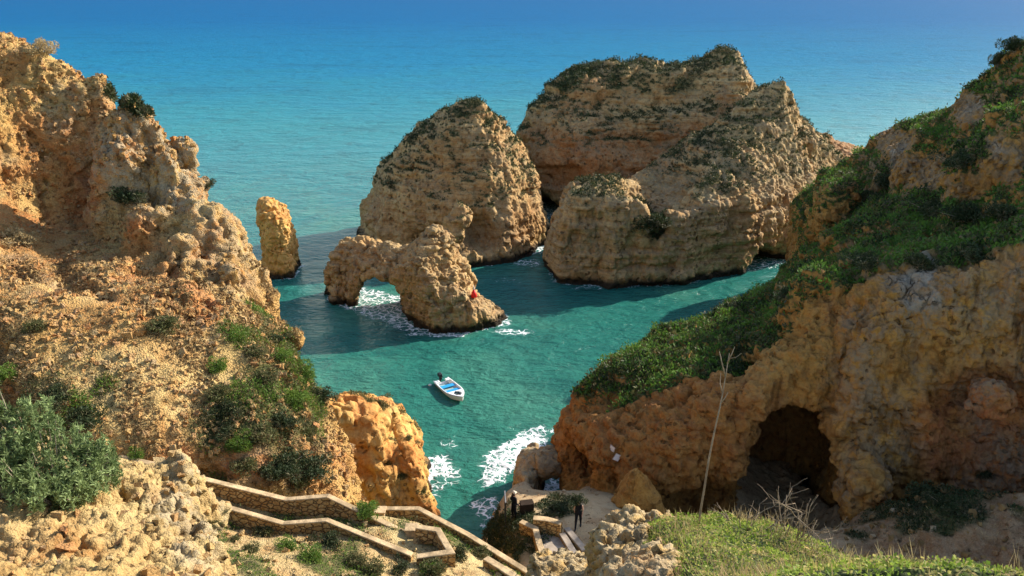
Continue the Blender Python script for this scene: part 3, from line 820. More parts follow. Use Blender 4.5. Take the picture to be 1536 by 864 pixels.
def TR_disp(v, n, l):
    k_ = sstep(14, 19, v[:, 0])
    if l == 0:
        return (0.12 + 0.35 * k_) * fbm(v, 3.5, 2, 90)
    if l == 1:
        return (0.05 + 0.22 * k_) * fbm(v, 1.2, 2, 91) + 0.15 * k_ * facets(v, 1.2, 93)[0]
    return (0.015 + 0.06 * k_) * fbm(v, 0.4, 2, 92) + 0.25 * k_ * facets(v, 0.5, 94)[0]
def TR_attrs(v, n):
    u, w_, dep = proj(v)
    veg = np.maximum(0.9 * sstep(0.3, 0.6, np.maximum(blob(u, w_, 775, 800, 50, 40), blob(u, w_, 835, 765, 30, 18)) + 0.3 * noise(v, 1, 91)), 0.7 * sstep(0.3, 0.6, 0.25 * (u > 1250) + 0.75 * blob(u, w_, 1400, 740, 110, 60) * (u > 1250) + 0.5 * noise(v, 1.5, 92) - 0.1))
    return {'veg': veg, 'red': 0.95 * sstep(1200, 1330, u), 'grey': 0.2 + 0 * u}
def soft_disp(a, seed):
    def d(v, n, l):
        if l == 0:
            return a * fbm(v, 4, 2, seed)
        if l == 1:
            return 0.3 * a * fbm(v, 1.2, 2, seed + 1)
        return 0.12 * a * fbm(v, 0.4, 2, seed + 2)
    return d
o = land('cove_ground', TR_plan, TR_top, M['sand'], 0.4, 0.35, mod=TR_mod, disp=TR_disp, attrs=TR_attrs, warp=0.3, k=0.5, plan_z=3, zmin=-1)
tag(o, kind='structure')
# stub of rock left of the little window, and the leaning tooth
o = land('coastal_rock', [atz(765, 745, 2), atz(780, 712, 1), atz(803, 694, 1), atz(812, 700, 1), atz(808, 735, 3), atz(795, 748, 4)], A((785, 712, 47), (772, 730, 45), (800, 708, 48), (815, 702, 49), (790, 740, 44)), M['stack'], 0.25, 0.1, disp=cliff_disp((0.3, 0.3, 0.1), 0.1, 1.5, 95), attrs=rock_attrs(30, 0.1, 0.9, 95, 0), k=0.5, zmax=8, bx=(-1, 42, 7, 56),
         mod=lambda V, X, Y, Z: smin(smin(V, ell(at(814, 697, 49.0), (1.2, 1.1, 0.8))(X, Y, Z), 0.4), ell(at(836, 688, 49.8), (1.4, 1.2, 0.6))(X, Y, Z), 0.4))
tag(o, 'grey slabby rock bridging a small wave washed opening behind the dark railing', 'rock')
c = at(955, 740, 39.6)
o = land('rock_tooth', [(c[0] + 1.1 * math.cos(t), c[1] + 0.8 * math.sin(t), 0) for t in np.linspace(0, 6.28, 9)[:-1]], [(c[0] - .1, c[1], c[2] + 2.9), (c[0] - 1, c[1], c[2] - .6), (c[0] + 1, c[1], c[2] - .3), (c[0], c[1] - 1, c[2]), (c[0], c[1] + 1, c[2])],
         M['head'], 0.2, 0.34, zmin=5, plan_z=8.2, zmax=14, disp=cliff_disp((0.2, 0.2, 0.12), 0.1, 1.5, 97), attrs=rock_attrs(30, 0.2, 0.1, 97, 0), k=0.3)
tag(o, 'pointed ochre rock standing on the sand in front of the cliff', 'rock')

# --- stairway slope and the ground under the camera
L_plan = [at(560, 770, 28.2), at(640, 775, 27.8), at(720, 812, 27.0), at(792, 862, 25.3), (4, 18, 0), (5, 12, 0), (-16, 12, 0), (-30, 18, 0), (-34, 30, 0), (-12, 29.2, 0)]
L_top = A((175, 690, 27.6), (300, 756, 26.3), (430, 795, 25.8), (490, 792, 25.7), (620, 836, 24.6), (645, 832, 24.6), (580, 790, 26.4), (600, 775, 27.4), (350, 810, 24), (450, 850, 22.3), (560, 832, 24), (600, 862, 23), (700, 850, 24.2), (740, 866, 23.6), (700, 820, 26.2), (760, 860, 25)) + [
        (-3, 16, 18), (-5, 12, 18.5), (2, 14, 17), (4, 12, 17), (-10, 16, 20), (-16, 12, 21), (-24, 20, 23)]
def L_attrs(v, n):
    u, w_, dep = proj(v)
    return {'veg': 0.9 * sstep(0.05, 0.4, noise(v, 1.6, 101) + 0.25 * blob(u, w_, 480, 820, 120, 50)), 'red': 0.4 * sstep(0, 0.5, noise(v, 2, 102)), 'grey': 0.3 + 0 * u}
o = land('stair_slope', L_plan, L_top, M['slope'], 0.4, 0.3, disp=soft_disp(0.3, 100), attrs=L_attrs, warp=0.2, k=0.5, plan_z=14, zmin=2, bx=(-26, -3, 9, 32))
tag(o, kind='structure')

# --- rough mound in the left foreground
J_plan = A((325, 872, 7.0), (318, 835, 7.9), (292, 785, 8.6), (262, 748, 9.0), (238, 728, 9.3), (215, 716, 9.5)) + [(-4.6, 9.9, 0), (-7, 10.2, 0), (-11, 9.5, 0), (-11, 2, 0), (-2, 3.0, 0), (-1.9, 5, 0)]
J_top = A((322, 870, 7.0), (312, 825, 7.9), (282, 778, 8.5), (250, 745, 8.9), (225, 722, 9.2), (190, 712, 9.3), (160, 706, 9.4), (225, 775, 8.2), (270, 820, 7.3), (180, 740, 8.6), (100, 735, 8.4), (0, 735, 8.2), (0, 800, 7.2), (100, 805, 7.2), (0, 864, 6.3), (150, 864, 6.4), (250, 864, 6.6)) + [(-8, 9, 28.6), (-9, 5, 29.8), (-3, 4, 31.6)]
def J_disp(v, n, l):
    if l == 0:
        return 0.16 * fbm(v, 1.4, 2, 110)
    wv = v + 0.06 * np.stack([noise(v, 0.3, 191), noise(v, 0.3, 192), noise(v, 0.3, 193)], 1)
    if l == 1:
        h, e = facets(wv, 0.45, 111)
        return 0.4 * h - 0.06 * (1 - sstep(0, 0.12, e)) + 0.08 * fbm(v, 0.5, 2, 112)
    h, e = facets(wv, 0.14, 113)
    h2, e2 = facets(v, 0.065, 115)
    return 0.5 * h + 0.45 * h2 + 0.04 * (ridged(wv, 0.2, 3, 114) - 0.4) - 0.08 * sstep(0.4, 0.62, noise(wv, 0.22, 116))
def J_attrs(v, n):
    u, w_, dep = proj(v)
    return {'veg': 0 * u, 'grey': 0.9 * sstep(0.25, 0.6, blob(u, w_, 290, 770, 60, 90) + 0.2 * noise(v, 0.6, 117)), 'red': 0.6 * sstep(0.1, 0.5, noise(v, 1.3, 118)) * sstep(260, 140, u)}
o = land('breccia_mound', J_plan, J_top, M['near'], 0.12, 0.15, zmin=27.5, plan_z=29.5, disp=J_disp, attrs=J_attrs, warp=0.15, k=0.25, smooth=0.01)
tag(o, kind='structure')

# --- grassy mound in the right foreground with its rock
K_plan = A((1016, 870, 6.0), (1018, 835, 7.0), (1010, 806, 8.2), (1018, 786, 8.6), (1050, 778, 8.8), (1110, 786, 8.8), (1180, 800, 8.6), (1240, 840, 8.0), (1300, 866, 7.6)) + [(4.4, 6.5, 0), (4.6, 4, 0), (1.0, 4, 0)]
K_top = A((1016, 868, 6.2), (1012, 832, 7.0), (1018, 794, 8.2), (1060, 784, 8.4), (1110, 790, 8.4), (1180, 808, 8.2), (1240, 845, 7.7), (1290, 868, 7.3), (1100, 830, 7.2), (1050, 864, 6.4), (1180, 860, 6.9)) + [(3, 4.5, 31.4), (1.5, 4.5, 31.3)]
o = land('grass_mound', K_plan, K_top, M['slope'], 0.12, 0.4, zmin=26.5, plan_z=29.5, disp=soft_disp(0.12, 120), attrs=lambda v, n: {'veg': np.ones(len(v))}, warp=0.1, k=0.25, smooth=0.01)
tag(o, kind='structure')
K2_plan = A((908, 870, 6.8), (908, 800, 8.2), (908, 765, 9.2), (930, 758, 9.6), (975, 766, 9.6), (1008, 782, 9.2), (1012, 830, 7.6), (1010, 870, 6.6))
K2_top = A((895, 800, 8.7), (912, 788, 9.0), (945, 788, 9.2), (985, 790, 9.0), (1008, 800, 8.6), (900, 838, 7.8), (960, 805, 8.2), (990, 830, 7.4), (940, 860, 6.9))
o = land('foreground_rock', K2_plan, K2_top, M['near'], 0.09, 0.1, zmin=26.5, plan_z=29, disp=J_disp, attrs=lambda v, n: {'grey': 0.8 * sstep(0.1, 0.6, n[:, 2]), 'red': 0.3 * sstep(0, .4, noise(v, .8, 130))}, warp=0.12, k=0.2, smooth=0.01)
tag(o, 'pale pitted rock beside the grassy mound at the bottom edge', 'rock')
K3_plan = A((782, 880, 9.0), (795, 845, 10.0), (815, 838, 10.4), (850, 832, 10.5), (878, 842, 10.3), (890, 880, 9.0))
K3_top = A((790, 862, 9.6), (812, 842, 10.0), (850, 836, 10.1), (880, 850, 9.8), (830, 866, 9.3), (870, 870, 9.2))
o = land('foreground_rock', K3_plan, K3_top, M['near'], 0.1, 0.15, zmin=24.5, plan_z=27, disp=J_disp, attrs=lambda v, n: {'grey': 0.8 * sstep(0.1, 0.6, n[:, 2])}, warp=0.12, k=0.2, smooth=0.01)
tag(o, 'low pale pitted rock poking up at the bottom edge, right of the stairway wall', 'rock')
# ------------------------------------------------------------------ the sea
def axis(lo, hi, step, far_lo, far_hi, g=1.35):
    a = list(np.arange(lo, hi, step))
    s = step
    while a[-1] < far_hi:
        s *= g
        a.append(a[-1] + s)
    s = step
    b = [lo]
    while b[-1] > far_lo:
        s *= g
        b.append(b[-1] - s)
    return np.array(b[::-1][:-1] + a)
gx_ = axis(-34, 46, 0.3, -30000, 30000)
gy_ = axis(44, 136, 0.3, -200, 60000)
X, Y = np.meshgrid(gx_, gy_, indexing='ij')
nx, ny = X.shape
V = np.stack([X.ravel(), Y.ravel(), np.zeros(nx * ny)], 1).astype(np.float32)
i = (np.arange(nx - 1)[:, None] * ny + np.arange(ny - 1)[None, :]).ravel()
Fq = np.stack([i, i + ny, i + ny + 1, i + 1], 1)
u_, v_, dep_ = proj(V)
foam = np.zeros(len(V))
for pl, wd, st in ((D_plan, 1.8, 0.66), (E_plan, 1.8, 0.68), (G_plan, 1.4, 0.55), (C_plan, 1.6, 0.66), (B_plan, 1.8, 0.72), (F_plan, 1.4, 0.6)):
    sdv = poly_sd(pl, V[:, 0], V[:, 1])
    foam = np.maximum(foam, st * sstep(wd, 0.0, sdv + 0.6 * noise(V, 2.0, 140)))
def patch(cu, cv, rx, ry, rot, s):
    c = atz(cu, cv)
    dx, dy = V[:, 0] - c[0], V[:, 1] - c[1]
    a, b = dx * math.cos(rot) + dy * math.sin(rot), -dx * math.sin(rot) + dy * math.cos(rot)
    return s * sstep(1.15, 0.25, np.sqrt((a / rx) ** 2 + (b / ry) ** 2) + 0.35 * fbm(V, 1.8, 2, 141))
for a in ((775, 680, 6.2, 2.6, 0.95, 1.0), (745, 705, 4.0, 1.6, 1.1, 0.9), (800, 650, 2.2, 1.6, 0.5, 0.9), (735, 720, 2.0, 1.0, 1.2, 0.75), (735, 765, 1.8, 3.4, 0.2, 0.72), (655, 705, 2.2, 3.6, 0.1, 0.95), (668, 665, 1.6, 1.6, 0, 0.55), (830, 735, 2.0, 3.0, 0, 1.0),
          (805, 372, 2.2, 5.0, 0.1, 0.75), (790, 395, 4.0, 3.0, 0.2, 0.6), (660, 502, 5.0, 1.0, 0, 0.8), (770, 498, 3.5, 1.6, 0, 0.7), (565, 455, 2.0, 3.0, 0, 0.5), (520, 445, 2, 3, 0, 0.4), (880, 432, 5, 1.2, 0, 0.5), (760, 420, 4, 2.0, 0, 0.45), (1000, 435, 6, 1.5, 0, 0.35)):
    foam = np.maximum(foam, patch(*a))
me = mesh_from('sea', V, Fq, None, {'foam': foam})
k = NT('sea_water')
p = k.pos()
sep = k.n('ShaderNodeSeparateXYZ')
k.l(p, sep.inputs[0])
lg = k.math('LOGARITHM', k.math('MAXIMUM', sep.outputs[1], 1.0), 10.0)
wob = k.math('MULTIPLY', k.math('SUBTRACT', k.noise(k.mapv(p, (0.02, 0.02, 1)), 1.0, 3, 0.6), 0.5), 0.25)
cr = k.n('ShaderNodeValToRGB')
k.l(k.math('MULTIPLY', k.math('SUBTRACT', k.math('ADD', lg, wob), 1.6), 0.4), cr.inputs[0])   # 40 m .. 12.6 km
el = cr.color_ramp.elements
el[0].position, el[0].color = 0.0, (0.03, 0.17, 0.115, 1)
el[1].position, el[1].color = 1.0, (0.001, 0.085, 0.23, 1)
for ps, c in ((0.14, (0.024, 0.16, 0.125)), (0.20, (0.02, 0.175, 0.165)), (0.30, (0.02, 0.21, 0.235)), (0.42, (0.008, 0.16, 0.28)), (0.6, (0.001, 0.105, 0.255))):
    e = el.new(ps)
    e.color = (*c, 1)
c = k.mix(k.rampf(k.noise(k.mapv(p, (0.12, 0.12, 1)), 1.0, 5, 0.65, 0.8), 0.5, 0.7, 0, 0.35), cr.outputs[0], (0.006, 0.05, 0.055))
c = k.mix(k.math('MULTIPLY', k.rampf(k.noise(k.mapv(p, (0.045, 0.045, 1)), 1.0, 3, 0.6, 0.5), 0.46, 0.66, 0, 0.7), k.rampf(lg, 2.0, 2.3, 1, 0)), c, (0.075, 0.25, 0.17))
c = k.mix(k.rampf(k.noise(k.mapv(p, (0.012, 0.03, 1)), 1.0, 4, 0.6, 0.6), 0.52, 0.7, 0, 0.35), c, k.mix(0.55, c, (0.0, 0.02, 0.06)))
# foam: torn lace
wv = k.n('ShaderNodeVectorMath', operation='ADD')
k.l(p, wv.inputs[0])
nz = k.n('ShaderNodeTexNoise')
k.l(p, nz.inputs['Vector'])
nz.inputs['Scale'].default_value = 0.9
nz.inputs['Detail'].default_value = 4
sc_ = k.n('ShaderNodeVectorMath', operation='SCALE')
k.l(nz.outputs['Color'], sc_.inputs[0])
sc_.inputs['Scale'].default_value = 1.6
k.l(sc_.outputs[0], wv.inputs[1])
lace = k.vor(wv.outputs[0], 1.15, 'DISTANCE_TO_EDGE')
lace2 = k.vor(wv.outputs[0], 2.9, 'DISTANCE_TO_EDGE')
fa = k.attr('foam')
web = k.math('MAXIMUM', k.rampf(lace, 0.0, 0.22, 1, 0), k.math('MULTIPLY', k.rampf(lace2, 0.0, 0.16, 1, 0), 0.75))
tot = k.math('ADD', k.math('MULTIPLY', web, 0.55), k.math('MULTIPLY', k.noise(p, 1.4, 5, 0.7), 0.6))
thr = k.math('SUBTRACT', 1.17, k.math('MULTIPLY', fa, 0.76))
fm = k.rampf(k.math('SUBTRACT', tot, thr), -0.02, 0.16)
fm = k.math('MULTIPLY', fm, k.rampf(fa, 0.05, 0.3))
milk = k.math('MULTIPLY', k.rampf(fa, 0.2, 1.0, 0, 0.35), k.noise(p, 0.8, 3))
c = k.mix(milk, c, (0.25, 0.45, 0.40))
w1 = k.noise(k.mapv(p, (0.5, 0.9, 1)), 1.0, 5, 0.62, 0.4)
w2 = k.noise(k.mapv(p, (1.6, 2.6, 1)), 1.0, 4, 0.6, 0.3)
w3 = k.noise(k.mapv(p, (0.11, 0.17, 1)), 1.0, 4, 0.6, 0.3)
n = k.bump(w3, 3.0, 0.4)
n = k.bump(w1, 0.8, 0.55, n)
n = k.bump(w2, 0.25, 0.6, n)
n = k.bump(k.noise(k.mapv(p, (4.5, 6.5, 1)), 1.0, 3, 0.6), 0.07, 0.5, n)
c = k.mix(k.rampf(w1, 0.35, 0.75, 0.45, 0), c, k.mix(0.5, c, (0.0, 0.02, 0.03)))
c = k.mix(fm, c, (0.82, 0.85, 0.85))
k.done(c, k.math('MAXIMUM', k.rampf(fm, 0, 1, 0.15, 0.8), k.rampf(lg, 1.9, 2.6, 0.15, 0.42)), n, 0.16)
k.b.inputs['Specular IOR Level'].default_value = 0.22
k2 = k.n('ShaderNodeBsdfDiffuse')
k.l(c, k2.inputs[0])
k.l(n, k2.inputs['Normal'])
mxs = k.n('ShaderNodeMixShader')
k.l(k.rampf(lg, 1.95, 2.75, 0.0, 0.72), mxs.inputs[0])
k.l(k.b.outputs[0], mxs.inputs[1])
k.l(k2.outputs[0], mxs.inputs[2])
k.l(mxs.outputs[0], k.out.inputs[0])
k.b.inputs['IOR'].default_value = 1.33
me.materials.append(k.m)
sea = put('sea', me)
tag(sea, kind='structure')
# ------------------------------------------------------------------ built things
bpy.context.view_layer.update()
DG = bpy.context.evaluated_depsgraph_get()
def hit(u, v):
    """where the sight line through a landmark of the place meets the ground"""
    ok, loc, nor, idx, ob, mx = SC.ray_cast(DG, Vector((0, 0, CAM_H)), Vector(ray(u, v)).normalized())
    return (np.array(loc), np.array(nor), ob.name) if ok else (None, None, None)
def down(x, y, z=60):
    ok, loc, nor, idx, ob, mx = SC.ray_cast(DG, Vector((x, y, z)), Vector((0, 0, -1)))
    return loc.z if ok else 0.0
def empty(name, loc, label, cat, group=None, rz=0, kind=None):
    o = bpy.data.objects.new(name, None)
    COL.objects.link(o)
    o.location = loc
    o.rotation_euler = (0, 0, rz)
    o.empty_display_size = 0.2
    return tag(o, label, cat, group, kind)
class MB:
    def __init__(s):
        s.v, s.f = [], []
    def add(s, v, f):
        b = len(s.v)
        s.v += [tuple(q) for q in v]
        s.f += [tuple(i + b for i in q) for q in f]
        return s
    def box(s, c, d, rz=0, rx=0, ry=0):
        m = Euler((rx, ry, rz)).to_matrix()
        vs_ = [Vector(c) + m @ Vector((x * d[0] / 2, y * d[1] / 2, z * d[2] / 2)) for x in (-1, 1) for y in (-1, 1) for z in (-1, 1)]
        return s.add(vs_, [(0, 1, 3, 2), (4, 6, 7, 5), (0, 4, 5, 1), (2, 3, 7, 6), (0, 2, 6, 4), (1, 5, 7, 3)])
    def tube(s, pts, rad, n=7):
        pts = [Vector(p) for p in pts]
        base = len(s.v)
        for i, p in enumerate(pts):
            t = (pts[min(i + 1, len(pts) - 1)] - pts[max(i - 1, 0)]).normalized()
            a = t.orthogonal().normalized() if i == 0 else (a - t * a.dot(t)).normalized()
            b = t.cross(a)
            r_ = rad[i] if hasattr(rad, '__len__') else rad
            for k_ in range(n):
                q = 2 * math.pi * k_ / n
                s.v.append(tuple(p + (a * math.cos(q) + b * math.sin(q)) * r_))
        for i in range(len(pts) - 1):
            for k_ in range(n):
                s.f.append((base + i * n + k_, base + i * n + (k_ + 1) % n, base + (i + 1) * n + (k_ + 1) % n, base + (i + 1) * n + k_))
        s.f.append(tuple(base + k_ for k_ in range(n))[::-1])
        s.f.append(tuple(base + (len(pts) - 1) * n + k_ for k_ in range(n)))
        return s
    def build(s, name, mat, parent=None, smooth=False, bevel=0, off=(0, 0, 0)):
        me = bpy.data.meshes.new(name)
        me.from_pydata([(q[0] - off[0], q[1] - off[1], q[2] - off[2]) for q in s.v], [], s.f)
        me.materials.append(mat)
        if smooth:
            me.polygons.foreach_set('use_smooth', [True] * len(me.polygons))
        o = put(name, me, parent)
        if bevel:
            b = o.modifiers.new('bevel', 'BEVEL')
            b.width = bevel
            b.segments = 2
        return o
def plain(name, col, rough=0.6, spec=0.3, var=0.25, scale=4.0, bump=0.0):
    k = NT(name)
    p = k.pos()
    nz = k.noise(p, scale, 4, 0.6)
    c = k.mix(k.rampf(nz, 0.3, 0.7), tuple(q * (1 - var) for q in col), tuple(min(1, q * (1 + var)) for q in col))
    n = k.bump(k.noise(p, scale * 5, 3), 0.02, bump) if bump else None
    return k.done(c, rough, n, spec)
# masonry: irregular stones in dark joints
k = NT('stone_masonry')
p = k.pos()
nzc = k.n('ShaderNodeTexNoise')
k.l(p, nzc.inputs['Vector'])
nzc.inputs['Scale'].default_value = 3.0
sc_ = k.n('ShaderNodeVectorMath', operation='SCALE')
k.l(nzc.outputs['Color'], sc_.inputs[0])
sc_.inputs['Scale'].default_value = 0.22
ad_ = k.n('ShaderNodeVectorMath', operation='ADD')
k.l(k.mapv(p, (1, 1, 1.5)), ad_.inputs[0])
k.l(sc_.outputs[0], ad_.inputs[1])
ed = k.vor(ad_.outputs[0], 3.6, 'DISTANCE_TO_EDGE')
cv = k.vor(ad_.outputs[0], 3.6, 'F1', 'Color')
c = k.mix(cv, (0.40, 0.22, 0.075), (0.58, 0.40, 0.17))
c = k.mix(k.rampf(k.noise(p, 9, 4), 0.4, 0.7), c, (0.34, 0.17, 0.05))
c = k.mix(k.rampf(ed, 0.02, 0.09, 1, 0), c, (0.17, 0.10, 0.045))
n = k.bump(k.rampf(ed, 0.0, 0.12), 0.06, 0.9)
n = k.bump(k.noise(p, 14, 4), 0.03, 0.6, n)
M['masonry'] = k.done(c, 0.92, n, 0.1)
M['coping'] = plain('mortar_coping', (0.44, 0.31, 0.17), 0.92, 0.1, 0.38, 2.2, 1.0)
M['paving'] = plain('concrete_path', (0.36, 0.29, 0.22), 0.9, 0.1, 0.2, 3, 0.5)

def wall(label, line, height, thick, cop=0.065, cat='wall', kind=None):
    """masonry following a line of coping points (x, y, z of its top)"""
    pts = [Vector(q) for q in line]
    base = pts[0].copy()
    base.z -= height
    root = empty('stone_wall', base, label, cat)
    def ribbon(th, z0, z1):
        m = MB()
        rows = []
        for i, p_ in enumerate(pts):
            d1 = (pts[i] - pts[i - 1]).to_2d().normalized() if i else (pts[1] - pts[0]).to_2d().normalized()
            d2 = (pts[i + 1] - pts[i]).to_2d().normalized() if i < len(pts) - 1 else d1
            d = (d1 + d2).normalized()
            nn = Vector((-d.y, d.x)) * (th / 2 / max(0.5, d.dot(d1)))
            ext = Vector((0, 0))
            rows.append([(p_.x + nn.x, p_.y + nn.y, p_.z + z0), (p_.x - nn.x, p_.y - nn.y, p_.z + z0), (p_.x - nn.x, p_.y - nn.y, p_.z + z1), (p_.x + nn.x, p_.y + nn.y, p_.z + z1)])
        for r_ in rows:
            m.v += r_
        for i in range(len(rows) - 1):
            for k_ in range(4):
                m.f.append((i * 4 + k_, i * 4 + (k_ + 1) % 4, i * 4 + 4 + (k_ + 1) % 4, i * 4 + 4 + k_))
        m.f += [(3, 2, 1, 0), tuple(len(rows) * 4 - 4 + k_ for k_ in range(4))]
        return m
    ribbon(thick, -height, -cop).build('masonry', M['masonry'], root, off=base)
    ribbon(thick + 0.03, -cop, 0).build('coping', M['coping'], root, bevel=0.02, off=base)
    return root
W1 = A((165, 681, 28.3), (240, 697, 27.9), (300, 716, 27.5), (430, 748, 27.0), (492, 743, 27.0), (608, 798, 25.9))
wall('long stone wall with pale coping stepping down behind the walkway, set into the scrubby hillside', W1, 2.1, 0.22)
W5 = A((270, 738, 26.0), (300, 748, 25.8), (425, 784, 25.3), (490, 779, 25.3), (618, 831, 24.15))
wall('low outer parapet of the walkway, its shaded side toward the dry slope', W5, 1.7, 0.2)
W3 = A((624, 789, 25.5), (657, 794, 25.4), (676, 827, 24.2), (625, 834, 24.05))
wall('short stone parapet bending around the square landing of the stairway', W3, 1.5, 0.22)
W2 = A((574, 762, 28.0), (628, 762, 28.0), (702, 801, 26.9), (792, 857, 25.3))
wall('stone wall running down from the orange outcrop toward the cove', W2, 2.0, 0.22)
W4 = A((728, 836, 24.9), (748, 848, 24.4), (778, 868, 23.6))
wall('low kerb wall beside the lower flight at the bottom edge', W4, 0.9, 0.25, 0.07)
# walkway and landing floors
def strip(name, a, b, mat, dz=0.0, label=None, cat=None, kind='structure'):
    m = MB()
    for p_, q_ in zip(a, b):
        m.v += [(p_[0], p_[1], p_[2] + dz), (q_[0], q_[1], q_[2] + dz), (p_[0], p_[1], p_[2] + dz - 0.4), (q_[0], q_[1], q_[2] + dz - 0.4)]
    for i in range(len(a) - 1):
        j = i * 4
        m.f += [(j, j + 4, j + 5, j + 1), (j + 2, j + 3, j + 7, j + 6), (j, j + 2, j + 6, j + 4), (j + 1, j + 5, j + 7, j + 3)]
    o = m.build(name, mat)
    return tag(o, label, cat, kind=kind)
fl = lambda q, z: (q[0], q[1], q[2] - z)
strip('walkway', [fl(W1[i], 1.55) for i in (1, 2, 3, 4, 5)], [fl(W5[i], 1.5) for i in (0, 1, 2, 3, 4)], M['paving'])
strip('landing', [fl(W1[5], 1.55), fl(W3[0], 1.25), fl(W3[1], 1.25)], [fl(W5[4], 1.5), fl(W3[3], 1.3), fl(W3[2], 1.3)], M['paving'], 0.01)
# end posts
def post(u, v, y, h, w_, label):
    t = at(u, v, y)
    root = empty('gate_pillar', (t[0], t[1], t[2] - h), label, 'pillar')
    MB().box((0, 0, h / 2 - 0.03), (w_, w_, h - 0.06)).build('shaft', M['coping'], root, bevel=0.02)
    MB().box((0, 0, h - 0.03 + 0.002), (w_ + 0.08, w_ + 0.08, 0.06)).build('cap', M['coping'], root, bevel=0.015)
post(617, 790, 25.85, 1.35, 0.42, 'pale rendered pillar where the long wall meets the landing')
post(570, 764, 27.8, 1.6, 0.4, 'pale rendered pillar at the foot of the orange outcrop')

# --- cove terrace
def drape(line, h0=0.0):
    return [(x, y, down(x, y, 9.9 if x > 3 else 12) + h0) for x, y, z in line]
T1 = A((800, 776, 36.1), (820, 778, 36.0), (842, 784, 35.7))
wall('short golden stone wall in the middle of the cove terrace', T1, 1.2, 0.35)
T2 = A((781, 781, 36.2), (803, 792, 35.6), (809, 815, 34.4), (820, 846, 32.7))
wall('narrow coped wall along the left edge of the terrace path', T2, 0.8, 0.3)
for ln, lab in ((((843, 799, 35.6), (853, 815, 34.7), (863, 832, 33.7)), 'inner concrete step edge on the terrace, nearest the paved path'), (((850, 791, 35.95), (862, 806, 35.15), (877, 824, 34.2)), 'outer concrete step edge on the terrace, by the sandy path')):
    pts = A(*ln)
    root = wall(lab, pts, 0.5, 0.32, 0.12, 'kerb')
    root.name = 'step_edge'
    root.children[0].data.materials[0] = M['paving']
P1 = A((806, 797, 36.0), (812, 815, 35.0), (824, 842, 33.5))
P2 = A((842, 797, 36.0), (850, 815, 35.0), (862, 838, 33.6))
strip('paved_path', P1, P2, M['paving'], -0.05)
M['black'] = plain('dark_painted_metal', (0.012, 0.012, 0.014), 0.5, 0.4, 0.3)
M['cloth_dark'] = plain('black_cloth', (0.014, 0.014, 0.016), 0.9, 0.1, 0.3, 20)
M['table_cloth'] = plain('dark_brown_cloth', (0.035, 0.022, 0.014), 0.9, 0.1)
# dark railing panel by the water
g = atz(758, 780, 7.75)
root = empty('railing', g, 'dark metal railing panel at the water end of the cove terrace', 'railing', rz=1.62)
for x in (-0.5, 0.5):
    MB().box((x, 0, 0.75), (0.06, 0.06, 1.5)).build('post', M['black'], root)
MB().box((0, 0, 1.5), (1.12, 0.07, 0.05)).build('top_rail', plain('worn_steel', (0.16, 0.15, 0.14), 0.6, 0.4), root)
MB().box((0, 0, 0.12), (0.94, 0.04, 0.05)).build('bottom_rail', M['black'], root)
pm = MB()
for i in range(15):
    pm.box((-0.44 + i * 0.88 / 14, 0, 0.81), (0.05, 0.02, 1.3))
pm.build('bar_panel', M['black'], root)
g = atz(790, 771, 7.75)
root = empty('covered_table', g, 'low dark covered table beside the man on the terrace', 'table', rz=0.2)
MB().box((0, 0, 0.76), (0.75, 0.5, 0.05)).build('table_top', M['table_cloth'], root, bevel=0.015)
sk = MB()
for sgn in (-1, 1):
    sk.box((0, sgn * 0.235, 0.365), (0.72, 0.015, 0.73)).box((sgn * 0.35, 0, 0.365), (0.015, 0.45, 0.73))
sk.build('skirt', M['table_cloth'], root)

# --- notices on the cliff
M['paper'] = plain('notice_board_paint', (0.78, 0.70, 0.66), 0.6, 0.2, 0.06)
for (u, v, w_, h_, tl, lab) in ((918.5, 676, 0.34, 0.52, 0.25, 'pale blank looking notice fixed to the cliff, upper of two'), (925, 686, 0.36, 0.42, 0.5, 'pale blank looking notice fixed to the cliff, lower of two')):
    loc, nor, _ = hit(u, v)
    root = empty('notice', loc + nor * 0.09, lab, 'sign', 'notices on the cliff')
    yaw = math.atan2(nor[1], nor[0]) + math.pi / 2
    root.rotation_euler = (0.0, tl, yaw)
    MB().box((0, 0, 0), (w_, 0.03, h_)).build('board', M['paper'], root, bevel=0.006)
    fr = MB()
    for s_ in (-1, 1):
        fr.box((s_ * (w_ / 2 + 0.012), 0, 0), (0.024, 0.045, h_ + 0.05)).box((0, 0, s_ * (h_ / 2 + 0.012)), (w_ - 0.002, 0.04, 0.024))
    fr.build('frame', plain('pale_timber', (0.5, 0.38, 0.3), 0.8), root)

# --- red marker on the arch rock
loc, nor, _ = hit(711, 446)
root = empty('marker_cone', loc - np.array([0, 0, 0.05]), 'small red marker with a pale tip on the shoulder of the rock arch', 'marker')
m = MB()
m.tube([(0, 0, 0.1), (0, 0, 0.5), (0, 0, 0.95)], (0.36, 0.30, 0.12), 10)
m.build('red_body', plain('red_paint', (0.75, 0.02, 0.015), 0.5, 0.3, 0.1), root, smooth=True)
MB().tube([(0, 0, 0.951), (0, 0, 1.25), (0, 0, 1.5)], (0.11, 0.06, 0.015), 8).build('pale_tip', plain('pale_paint', (0.75, 0.68, 0.6), 0.5), root, smooth=True)
MB().tube([(0, 0, -0.2), (0, 0, 0.099)], (0.05, 0.05), 6).build('post', M['black'], root)

